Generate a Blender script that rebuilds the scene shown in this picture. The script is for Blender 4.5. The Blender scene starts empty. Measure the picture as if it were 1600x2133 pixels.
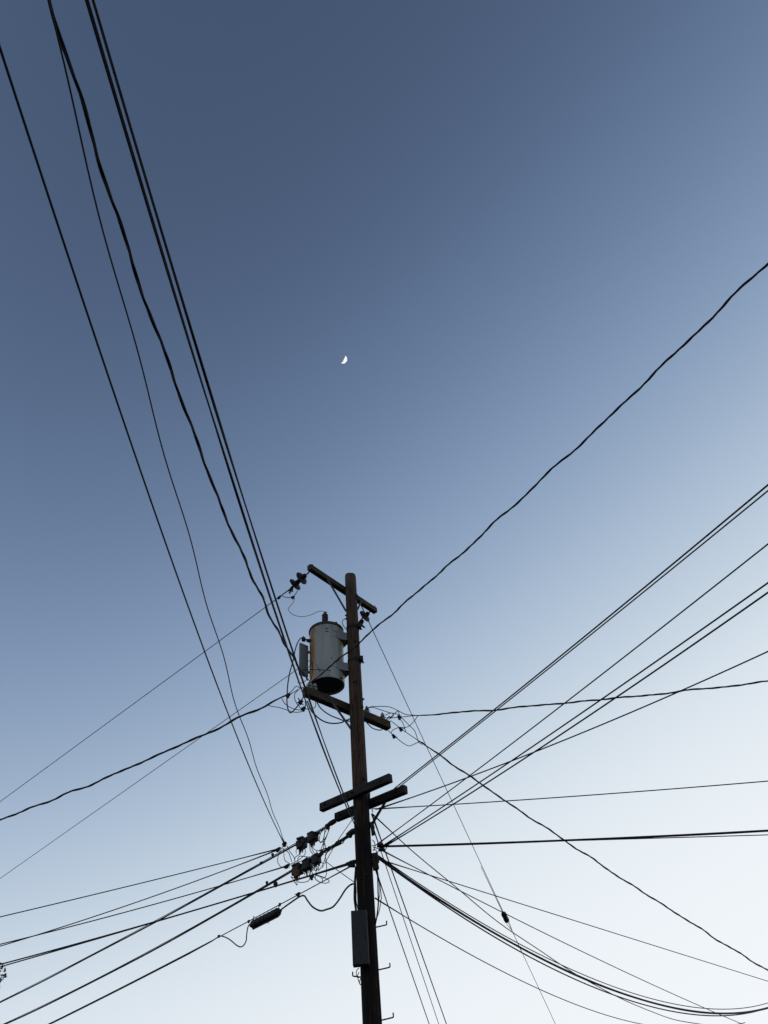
import bpy, bmesh, math, random
from mathutils import Vector as V, Matrix
random.seed(7)
sc = bpy.context.scene
COL = sc.collection
rad = math.radians

# ------------------------------------------------------------------ camera
PITCH, ROLL = rad(44.9), rad(5.67)
fw = V((0, math.cos(PITCH), math.sin(PITCH)))
up0 = V((0, -math.sin(PITCH), math.cos(PITCH)))
right0 = V((1, 0, 0))
rgt = right0*math.cos(ROLL) - up0*math.sin(ROLL)
upv = right0*math.sin(ROLL) + up0*math.cos(ROLL)
cd = bpy.data.cameras.new('camera')
cam = bpy.data.objects.new('camera', cd)
COL.objects.link(cam)
cd.sensor_fit = 'VERTICAL'
cd.sensor_height = 24.0
cd.lens = 24.0*1540/2133
cd.clip_start, cd.clip_end = 0.05, 12000
cam.matrix_world = Matrix(((rgt.x, upv.x, -fw.x, 0), (rgt.y, upv.y, -fw.y, 0), (rgt.z, upv.z, -fw.z, 1.6), (0, 0, 0, 1)))
sc.camera = cam

# ------------------------------------------------------------------ sky, sun, exposure
SUN_AZ, SUN_EL = rad(47), rad(0.5)
EXPOSURE = 2.5
vs = sc.view_settings
vs.view_transform = 'Standard'
vs.look = 'None'
vs.exposure = EXPOSURE
vs.gamma = 1
vs.use_curve_mapping = False
world = bpy.data.worlds.new('World')
sc.world = world
world.use_nodes = True
wn = world.node_tree
bg = wn.nodes['Background']
BG = 0.15
bg.inputs[1].default_value = BG
sky = wn.nodes.new('ShaderNodeTexSky')
sky.sky_type = 'NISHITA'
sky.sun_disc = False
sky.sun_elevation = SUN_EL
sky.sun_rotation = SUN_AZ
sky.air_density = sky.dust_density = 1.0
sky.ozone_density = 1.6
# the sky's own brightness sets its tone: deep slate blue aloft, paling to blue-white low down and towards the sunset
sep = wn.nodes.new('ShaderNodeSeparateColor')
mul = wn.nodes.new('ShaderNodeMath')
mul.operation = 'MULTIPLY'
mul.inputs[1].default_value = 1.298/1.6
comb = wn.nodes.new('ShaderNodeCombineColor')
crv = wn.nodes.new('ShaderNodeRGBCurve')
gain = BG*2**EXPOSURE
TX_ = (0, .06, .12, .18, .235, .293, .365, .455, .567, .706, .879, 1.096, 1.365, 1.6)
TG_ = (0, .016, .036, .064, .098, .163, .262, .388, .538, .685, .805, .872, .905, .92)
TONE = ([v*(.60+.39*v) for v in TG_], TG_, [v*(1.95-1.75*v+.83*v*v) for v in TG_])
crv.mapping.use_clip = False
for ch, ys in enumerate(TONE):
    c = crv.mapping.curves[ch]
    for i, (x, y) in enumerate(zip(TX_, ys)):
        p = (x/1.6, y/gain)
        if i == 0: c.points[0].location = p
        elif i == len(TX_)-1: c.points[len(c.points)-1].location = p
        else: c.points.new(*p)
crv.mapping.update()
wn.links.new(sky.outputs[0], sep.inputs[0])
wn.links.new(sep.outputs[1], mul.inputs[0])
for q in range(3): wn.links.new(mul.outputs[0], comb.inputs[q])
wn.links.new(comb.outputs[0], crv.inputs[1])
wn.links.new(crv.outputs[0], bg.inputs[0])
sd = bpy.data.lights.new('sun', 'SUN')
sd.energy = 0.06
sd.angle = rad(8)
sd.color = (1.0, 0.80, 0.62)
sun = bpy.data.objects.new('sun', sd)
COL.objects.link(sun)
sdir = V((math.sin(SUN_AZ)*math.cos(SUN_EL), math.cos(SUN_AZ)*math.cos(SUN_EL), math.sin(SUN_EL)))
sun.rotation_euler = sdir.to_track_quat('Z', 'Y').to_euler()
sun.location = (0, 0, 40)

# ------------------------------------------------------------------ helpers
WM = {}
THICK = 1.14      # jackets and lashing make the wires look heavier than bare metal

def tag(o, label=None, cat=None, group=None, kind=None):
    if label: o['label'] = label
    if cat: o['category'] = cat
    if group: o['group'] = group
    if kind: o['kind'] = kind
    return o

def settle(o, parent, M):
    WM[o] = M
    if parent:
        o.parent = parent
        o.matrix_basis = WM[parent].inverted() @ M
    else:
        o.matrix_basis = M
    COL.objects.link(o)
    return o

def thing(name, label, cat, loc, group=None):
    o = bpy.data.objects.new(name, None)
    o.empty_display_size = 0.1
    settle(o, None, Matrix.Translation(V(loc)))
    return tag(o, label, cat, group)

class MB:
    def __init__(s): s.v, s.f = [], []
    def add(s, vs_, fs):
        n = len(s.v)
        s.v += [tuple(p) for p in vs_]
        s.f += [tuple(i+n for i in f) for f in fs]
        return s
    def tube(s, pts, r, n=8, cap=True):
        pts = [V(p) for p in pts]
        N = len(pts)
        rs = r if isinstance(r, (list, tuple)) else [r]*N
        t0 = (pts[1]-pts[0]).normalized()
        a = t0.cross(V((0.3, 0.2, 0.93)))
        if a.length < 1e-3: a = t0.cross(V((1, 0, 0)))
        a.normalize()
        vv, ff = [], []
        for i, p in enumerate(pts):
            t = (pts[min(i+1, N-1)]-pts[max(i-1, 0)])
            if t.length < 1e-7: t = t0.copy()
            t.normalize()
            a = a - t*a.dot(t)
            a.normalize()
            b = t.cross(a)
            for k in range(n):
                w = 2*math.pi*k/n
                vv.append(p + (a*math.cos(w)+b*math.sin(w))*rs[i])
        for i in range(N-1):
            for k in range(n):
                ff.append((i*n+k, i*n+(k+1) % n, (i+1)*n+(k+1) % n, (i+1)*n+k))
        if cap:
            ff.append(tuple(range(n))[::-1])
            ff.append(tuple((N-1)*n+k for k in range(n)))
        return s.add(vv, ff)
    def lathe(s, o, axis, prof, n=20, a0=0.0):
        o, ax = V(o), V(axis).normalized()
        a = ax.cross(V((0, 1, 0.01)))
        if a.length < 1e-3: a = ax.cross(V((1, 0, 0)))
        a.normalize()
        b = ax.cross(a)
        vv, ff = [], []
        for r, h in prof:
            for k in range(n):
                w = a0+2*math.pi*k/n
                vv.append(o+ax*h+(a*math.cos(w)+b*math.sin(w))*max(r, 1e-4))
        for i in range(len(prof)-1):
            for k in range(n):
                ff.append((i*n+k, i*n+(k+1) % n, (i+1)*n+(k+1) % n, (i+1)*n+k))
        ff.append(tuple(range(n))[::-1])
        ff.append(tuple((len(prof)-1)*n+k for k in range(n)))
        return s.add(vv, ff)
    def box(s, c, hs, X=(1, 0, 0), Y=None, Z=None, bev=0.0, seg=1, jit=0.0):
        X = V(X).normalized()
        if Z is None:
            Zu = V((0, 0, 1))
            Y = (V(Y) if Y is not None else Zu.cross(X)).normalized()
            Z = X.cross(Y).normalized()
        else:
            Z = V(Z).normalized(); Y = Z.cross(X).normalized()
        bm = bmesh.new()
        bmesh.ops.create_cube(bm, size=2)
        for v in bm.verts:
            v.co = V((v.co.x*(hs[0]+random.uniform(-jit, jit)), v.co.y*(hs[1]+random.uniform(-jit, jit)), v.co.z*(hs[2]+random.uniform(-jit, jit))))
        if bev: bmesh.ops.bevel(bm, geom=bm.edges[:], offset=bev, segments=seg, affect='EDGES', profile=0.5)
        bm.verts.index_update()
        vv = [V(c)+X*v.co.x+Y*v.co.y+Z*v.co.z for v in bm.verts]
        ff = [tuple(v.index for v in f.verts) for f in bm.faces]
        bm.free()
        return s.add(vv, ff)
    def build(s, name, mat, parent=None, smooth=True, M=None, sharp=40):
        """vertices are in world space unless M gives the object's own frame"""
        me = bpy.data.meshes.new(name)
        base = M if M else (WM[parent] if parent else Matrix.Translation(sum((V(p) for p in s.v), V())/len(s.v)))
        if M: vv = s.v
        else:
            inv = base.inverted()
            vv = [inv @ V(p) for p in s.v]
        me.from_pydata([tuple(p) for p in vv], [], s.f)
        me.update()
        if smooth:
            for p in me.polygons: p.use_smooth = True
            me.set_sharp_from_angle(angle=rad(sharp))
        me.materials.append(mat)
        o = bpy.data.objects.new(name, me)
        return settle(o, parent, base)

def spline(pts, n=6):
    P = [V(p) for p in pts]
    if len(P) < 3: return [P[0].lerp(P[-1], i/n) for i in range(n+1)]
    out = []
    for i in range(len(P)-1):
        p0 = P[i-1] if i else P[0]*2-P[1]
        p3 = P[i+2] if i+2 < len(P) else P[-1]*2-P[-2]
        p1, p2 = P[i], P[i+1]
        for k in range(n):
            t = k/n
            out.append(0.5*((2*p1)+(p2-p0)*t+(2*p0-5*p1+4*p2-p3)*t*t+(3*p1-p0-3*p2+p3)*t**3))
    out.append(P[-1])
    return out

# ------------------------------------------------------------------ materials
def mat(name, col, rough=0.6, metal=0.0, spec=0.5, col2=None, scale=6.0, stretch=(1, 1, 1), bump=0.0, lo=0.35, hi=0.65, detail=4, coat=0.0):
    m = bpy.data.materials.new(name)
    m.use_nodes = True
    nt = m.node_tree
    b = nt.nodes['Principled BSDF']
    b.inputs['Base Color'].default_value = (*col, 1)
    b.inputs['Roughness'].default_value = rough
    b.inputs['Metallic'].default_value = metal
    b.inputs['Specular IOR Level'].default_value = spec
    if coat: b.inputs['Coat Weight'].default_value = coat
    if col2:
        tc = nt.nodes.new('ShaderNodeTexCoord')
        mp = nt.nodes.new('ShaderNodeMapping')
        mp.inputs['Scale'].default_value = stretch
        nz = nt.nodes.new('ShaderNodeTexNoise')
        nz.inputs['Scale'].default_value = scale
        nz.inputs['Detail'].default_value = detail
        rp = nt.nodes.new('ShaderNodeValToRGB')
        rp.color_ramp.elements[0].position = lo
        rp.color_ramp.elements[1].position = hi
        rp.color_ramp.elements[0].color = (*col, 1)
        rp.color_ramp.elements[1].color = (*col2, 1)
        nt.links.new(tc.outputs['Object'], mp.inputs[0])
        nt.links.new(mp.outputs[0], nz.inputs['Vector'])
        nt.links.new(nz.outputs[0], rp.inputs[0])
        nt.links.new(rp.outputs[0], b.inputs['Base Color'])
        if bump:
            bp = nt.nodes.new('ShaderNodeBump')
            bp.inputs['Strength'].default_value = bump
            bp.inputs['Distance'].default_value = 0.01
            nt.links.new(nz.outputs[0], bp.inputs['Height'])
            nt.links.new(bp.outputs[0], b.inputs['Normal'])
    return m

def extra_noise(nt, scale, stretch, lo, hi, detail=5, coord='Object'):
    tc = nt.nodes.new('ShaderNodeTexCoord')
    mp = nt.nodes.new('ShaderNodeMapping')
    mp.inputs['Scale'].default_value = stretch
    nz = nt.nodes.new('ShaderNodeTexNoise')
    nz.inputs['Scale'].default_value = scale
    nz.inputs['Detail'].default_value = detail
    mr = nt.nodes.new('ShaderNodeMapRange')
    mr.inputs[1].default_value, mr.inputs[2].default_value = lo, hi
    nt.links.new(tc.outputs[coord], mp.inputs[0])
    nt.links.new(mp.outputs[0], nz.inputs['Vector'])
    nt.links.new(nz.outputs[0], mr.inputs[0])
    return mr.outputs[0]

def over(m, col, fac):
    """lay another colour over the material's base colour where fac is 1"""
    nt = m.node_tree
    b = nt.nodes['Principled BSDF']
    inp = b.inputs['Base Color']
    mx = nt.nodes.new('ShaderNodeMix')
    mx.data_type = 'RGBA'
    if inp.is_linked: nt.links.new(inp.links[0].from_socket, mx.inputs[6])
    else: mx.inputs[6].default_value = inp.default_value[:]
    mx.inputs[7].default_value = (*col, 1)
    nt.links.new(fac, mx.inputs[0])
    nt.links.new(mx.outputs[2], inp)

def coord_mask(nt, axis, a, b_):
    tc = nt.nodes.new('ShaderNodeTexCoord')
    sp = nt.nodes.new('ShaderNodeSeparateXYZ')
    mr = nt.nodes.new('ShaderNodeMapRange')
    mr.interpolation_type = 'SMOOTHSTEP'
    mr.inputs[1].default_value, mr.inputs[2].default_value = a, b_
    nt.links.new(tc.outputs['Object'], sp.inputs[0])
    nt.links.new(sp.outputs[axis], mr.inputs[0])
    return mr.outputs[0]

def times(nt, *fs):
    out = fs[0]
    for f in fs[1:]:
        mm = nt.nodes.new('ShaderNodeMath')
        mm.operation = 'MULTIPLY'
        nt.links.new(out, mm.inputs[0])
        nt.links.new(f, mm.inputs[1])
        out = mm.outputs[0]
    return out

M_cable = mat('black_cable', (0.006, 0.006, 0.007), 0.6, spec=0.25)
M_cable2 = mat('weathered_cable', (0.010, 0.010, 0.010), 0.6, spec=0.3, col2=(0.025, 0.025, 0.026), scale=3)
M_bare = mat('bare_conductor', (0.018, 0.018, 0.019), 0.6, 0.2, spec=0.3)
M_steel = mat('galvanised_steel', (0.045, 0.047, 0.05), 0.6, 0.4, col2=(0.10, 0.10, 0.10), scale=25)
M_iron = mat('dark_iron', (0.008, 0.0075, 0.007), 0.65, 0.2, spec=0.3, col2=(0.024, 0.016, 0.011), scale=30)
M_plastic = mat('black_plastic', (0.007, 0.007, 0.007), 0.6, spec=0.3, col2=(0.022, 0.022, 0.020), scale=22)
M_porcelain = mat('brown_porcelain', (0.014, 0.006, 0.006), 0.55, spec=0.25, col2=(0.030, 0.012, 0.012), scale=14)
M_greyporc = mat('grey_porcelain', (0.055, 0.046, 0.04), 0.4, col2=(0.025, 0.02, 0.018), scale=40)
M_orange = mat('orange_cap', (0.27, 0.10, 0.04), 0.7, col2=(0.10, 0.04, 0.022), scale=30)
M_glass = mat('pale_glass', (0.45, 0.52, 0.50), 0.12)
M_glass.node_tree.nodes['Principled BSDF'].inputs['Transmission Weight'].default_value = 0.55

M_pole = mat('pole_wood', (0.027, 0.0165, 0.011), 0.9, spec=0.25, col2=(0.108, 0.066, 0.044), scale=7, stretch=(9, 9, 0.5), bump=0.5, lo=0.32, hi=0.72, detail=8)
nt = M_pole.node_tree
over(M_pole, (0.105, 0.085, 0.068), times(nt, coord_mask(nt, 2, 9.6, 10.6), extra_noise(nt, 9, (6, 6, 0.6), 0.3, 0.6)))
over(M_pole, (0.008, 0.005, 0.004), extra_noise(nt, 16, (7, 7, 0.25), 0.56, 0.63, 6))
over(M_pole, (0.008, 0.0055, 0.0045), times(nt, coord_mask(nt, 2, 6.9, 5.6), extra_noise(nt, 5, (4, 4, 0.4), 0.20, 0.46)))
M_arm = mat('arm_wood', (0.017, 0.0145, 0.010), 0.9, spec=0.25, col2=(0.075, 0.062, 0.041), scale=8, stretch=(0.7, 9, 9), bump=0.4, lo=0.3, hi=0.7, detail=7)
nt = M_arm.node_tree
over(M_arm, (0.12, 0.062, 0.016), times(nt, extra_noise(nt, 5, (1, 2, 2), 0.54, 0.66)))
over(M_arm, (0.007, 0.006, 0.005), extra_noise(nt, 14, (0.5, 8, 8), 0.60, 0.68))
M_arm2 = mat('dark_arm_wood', (0.010, 0.009, 0.0085), 0.9, spec=0.25, col2=(0.040, 0.037, 0.034), scale=8, stretch=(0.7, 9, 9), bump=0.4, lo=0.3, hi=0.72, detail=7)
M_cab = mat('cabinet_grey', (0.016, 0.019, 0.0205), 0.6, 0.0, 0.3, col2=(0.024, 0.028, 0.029), scale=12, bump=0.05)

M_tank = mat('tank_paint', (0.215, 0.222, 0.208), 0.42, 0.0, 0.5, col2=(0.335, 0.34, 0.312), scale=5, stretch=(2, 2, 0.2), lo=0.3, hi=0.7)
nt = M_tank.node_tree
front = coord_mask(nt, 1, 0.12, -0.02)
over(M_tank, (0.40, 0.21, 0.06), times(nt, coord_mask(nt, 0, -0.13, -0.20), front, extra_noise(nt, 9, (7, 7, 0.22), 0.22, 0.45)))
over(M_tank, (0.17, 0.065, 0.016), times(nt, coord_mask(nt, 0, -0.16, -0.20), coord_mask(nt, 2, 0.10, 0.38), front, extra_noise(nt, 17, (8, 8, 0.15), 0.40, 0.52)))
over(M_tank, (0.045, 0.018, 0.008), times(nt, coord_mask(nt, 0, -0.14, -0.18), coord_mask(nt, 2, 0.2, 0.5), front, extra_noise(nt, 26, (9, 9, 0.12), 0.57, 0.62)))
over(M_tank, (0.25, 0.24, 0.11), times(nt, coord_mask(nt, 0, 0.18, 0.26), extra_noise(nt, 6, (3, 3, 0.5), 0.35, 0.55)))  # yellow sunset glow along the right edge, painted into the tank colour
over(M_tank, (0.08, 0.085, 0.085), extra_noise(nt, 30, (2.4, 2.4, 0.5), 0.71, 0.76))
over(M_tank, (0.10, 0.06, 0.04), times(nt, coord_mask(nt, 2, 0.92, 1.05), extra_noise(nt, 18, (4, 4, 1), 0.60, 0.68)))
M_panel = mat('panel_paint', (0.15, 0.165, 0.175), 0.55, col2=(0.19, 0.205, 0.215), scale=4, stretch=(1, 1, 0.3))
M_lid = mat('rusty_lid', (0.02, 0.015, 0.013), 0.7, col2=(0.042, 0.029, 0.022), scale=20)
M_black = mat('black_paint', (0.008, 0.008, 0.008), 0.7)
M_ground = mat('dry_ground', (0.04, 0.038, 0.036), 0.95, col2=(0.06, 0.056, 0.05), scale=0.4)
M_bark = mat('bark', (0.05, 0.035, 0.025), 0.9, col2=(0.09, 0.07, 0.05), scale=9, stretch=(4, 4, 1), bump=0.4)
M_leaf = mat('leaves', (0.035, 0.055, 0.02), 0.6, col2=(0.07, 0.10, 0.035), scale=1.2)

# ------------------------------------------------------------------ baked world positions (metres)
SP = {
    'SA': {'A': [-1.215,10.99,6.17], 'B': [-8.774,17.133,5.75], 'sag': 0.05, 'ext': 1.15},
    'W1': {'A': [-2.058,11.675,6.198], 'B': [-1.517,0.771,5.55], 'sag': 0.26, 'ext': 1.9},
    'W2': {'A': [-2.048,11.675,6.213], 'B': [-1.31,0.643,5.75], 'sag': 0.29, 'ext': 1.9},
    'W3': {'A': [-1.45,9.973,8.001], 'B': [-1.92,0.955,7.75], 'sag': 0.62, 'ext': 1.9},
    'W4': {'A': [-0.823,10.468,5.822], 'B': [-1.112,0.65,5.7], 'sag': 0.33, 'ext': 1.9},
    'W5': {'A': [-0.802,10.459,5.816], 'B': [-1.09,0.656,5.72], 'sag': 0.28, 'ext': 1.9},
    'R1': {'A': [-1.394,9.947,7.944], 'B': [3.731,3.446,7.75], 'sag': 0.13, 'ext': 1.6},
    'R2': {'A': [-0.247,10.589,6.41], 'B': [3.406,4.703,6.15], 'sag': 0.03, 'ext': 1.5, 'pre': [[-0.633,10.582,5.882],[-0.569,10.536,5.967],[-0.439,10.535,6.148],[-0.355,10.551,6.274]]},
    'R2b': {'A': [-0.235,10.59,6.387], 'B': [3.391,4.724,6.1], 'sag': 0.02, 'ext': 1.5, 'pre': [[-0.618,10.563,5.866],[-0.547,10.518,5.957],[-0.418,10.517,6.138],[-0.333,10.533,6.264]]},
    'R3': {'A': [-0.54,10.608,5.649], 'B': [3.129,4.729,5.5], 'sag': 0.03, 'ext': 1.5},
    'R4': {'A': [-0.475,10.613,5.612], 'B': [3.245,5.192,5.45], 'sag': 0.03, 'ext': 1.5},
    'R5': {'A': [-0.462,10.594,5.59], 'B': [3.245,5.262,5.4], 'sag': 0.05, 'ext': 1.5},
    'R6': {'A': [-0.499,10.711,6.186], 'B': [4.086,7.192,6.0], 'sag': 0.08, 'ext': 1.5},
    'R7': {'A': [0.21,11.393,8.001], 'B': [5.549,10.169,7.3], 'sag': 0.03, 'ext': 1.4},
    'R8': {'A': [-0.552,10.638,6.153], 'B': [4.659,9.688,5.6], 'sag': 0.02, 'ext': 1.4},
    'R9': {'A': [-0.481,10.592,5.605], 'B': [4.663,10.288,5.2], 'sag': 0.02, 'ext': 1.4},
    'R9b': {'A': [-0.48,10.562,5.587], 'B': [4.585,10.173,5.1], 'sag': 0.0, 'ext': 1.4},
    'R10': {'A': [0.196,11.392,7.542], 'B': [6.302,16.326,4.811], 'sag': 0.08, 'ext': 1.3},
    'R11': {'A': [-0.592,10.835,10.049], 'B': [3.187,23.787,5.558], 'sag': 0.01, 'ext': 1.25},
    'R12': {'A': [-0.563,10.587,5.468], 'B': [7.13,19.22,4.722], 'sag': 0.7, 'ext': 1.22},
    'R12b': {'A': [-0.564,10.587,5.455], 'B': [6.779,18.284,4.562], 'sag': 0.75, 'ext': 1.22},
    'R12c': {'A': [-0.556,10.587,5.48], 'B': [7.334,19.678,4.874], 'sag': 0.71, 'ext': 1.22},
    'Ra': {'A': [-0.485,10.592,5.54], 'B': [6.381,18.955,4.436], 'sag': 0.08, 'ext': 1.3},
    'Rb': {'A': [-0.539,10.588,5.427], 'B': [6.773,17.752,4.912], 'sag': 0.0, 'ext': 1.3},
    'Rc': {'A': [-0.588,10.585,6.051], 'B': [5.253,18.259,4.406], 'sag': 0.5, 'ext': 1.3},
    'R14': {'A': [-0.623,10.582,4.933], 'B': [4.446,19.5,4.693], 'sag': 0.22, 'ext': 1.3},
    'S1': {'A': [-0.602,10.584,6.059], 'B': [0.234,17.998,4.775], 'sag': 0.0, 'ext': 1.3},
    'S2': {'A': [-0.588,10.585,5.832], 'B': [0.079,18.0,4.788], 'sag': 0.0, 'ext': 1.3},
    'S3': {'A': [-0.6,10.584,5.305], 'B': [-0.102,16.0,4.448], 'sag': 0.0, 'ext': 1.3},
    'L1': {'A': [-1.885,10.297,10.093], 'B': [-9.181,15.654,9.3], 'sag': 0.0, 'ext': 1.15},
    'L2': {'A': [-0.808,11.561,10.035], 'B': [-10.518,18.965,8.9], 'sag': 0.0, 'ext': 1.15},
    'L3': {'A': [-1.782,9.999,7.79], 'B': [-7.402,12.795,7.55], 'sag': 0.08, 'ext': 1.15},
    'SB': {'A': [-0.844,10.537,5.824], 'B': [-8.126,16.212,5.15], 'sag': 0.11, 'ext': 1.15},
    'SC': {'A': [-0.884,10.564,5.42], 'B': [-6.316,12.054,5.0], 'sag': 0.03, 'ext': 1.15},
    'SC2': {'A': [-0.884,10.564,5.407], 'B': [-6.273,11.99,4.95], 'sag': 0.01, 'ext': 1.15},
    'SD': {'A': [-0.89,10.544,5.375], 'B': [-6.879,15.385,4.9], 'sag': 0.03, 'ext': 1.15},
    'L4': {'A': [-2.188,11.78,6.162], 'B': [-5.852,10.831,5.25], 'sag': 0.01, 'ext': 1.15},
    'L5': {'A': [-2.214,11.801,6.15], 'B': [-6.306,11.897,5.2], 'sag': 0.05, 'ext': 1.15},
    'L7': {'A': [-1.909,11.367,5.753], 'B': [-5.92,11.155,5.0], 'sag': 0.03, 'ext': 1.15},
}
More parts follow.
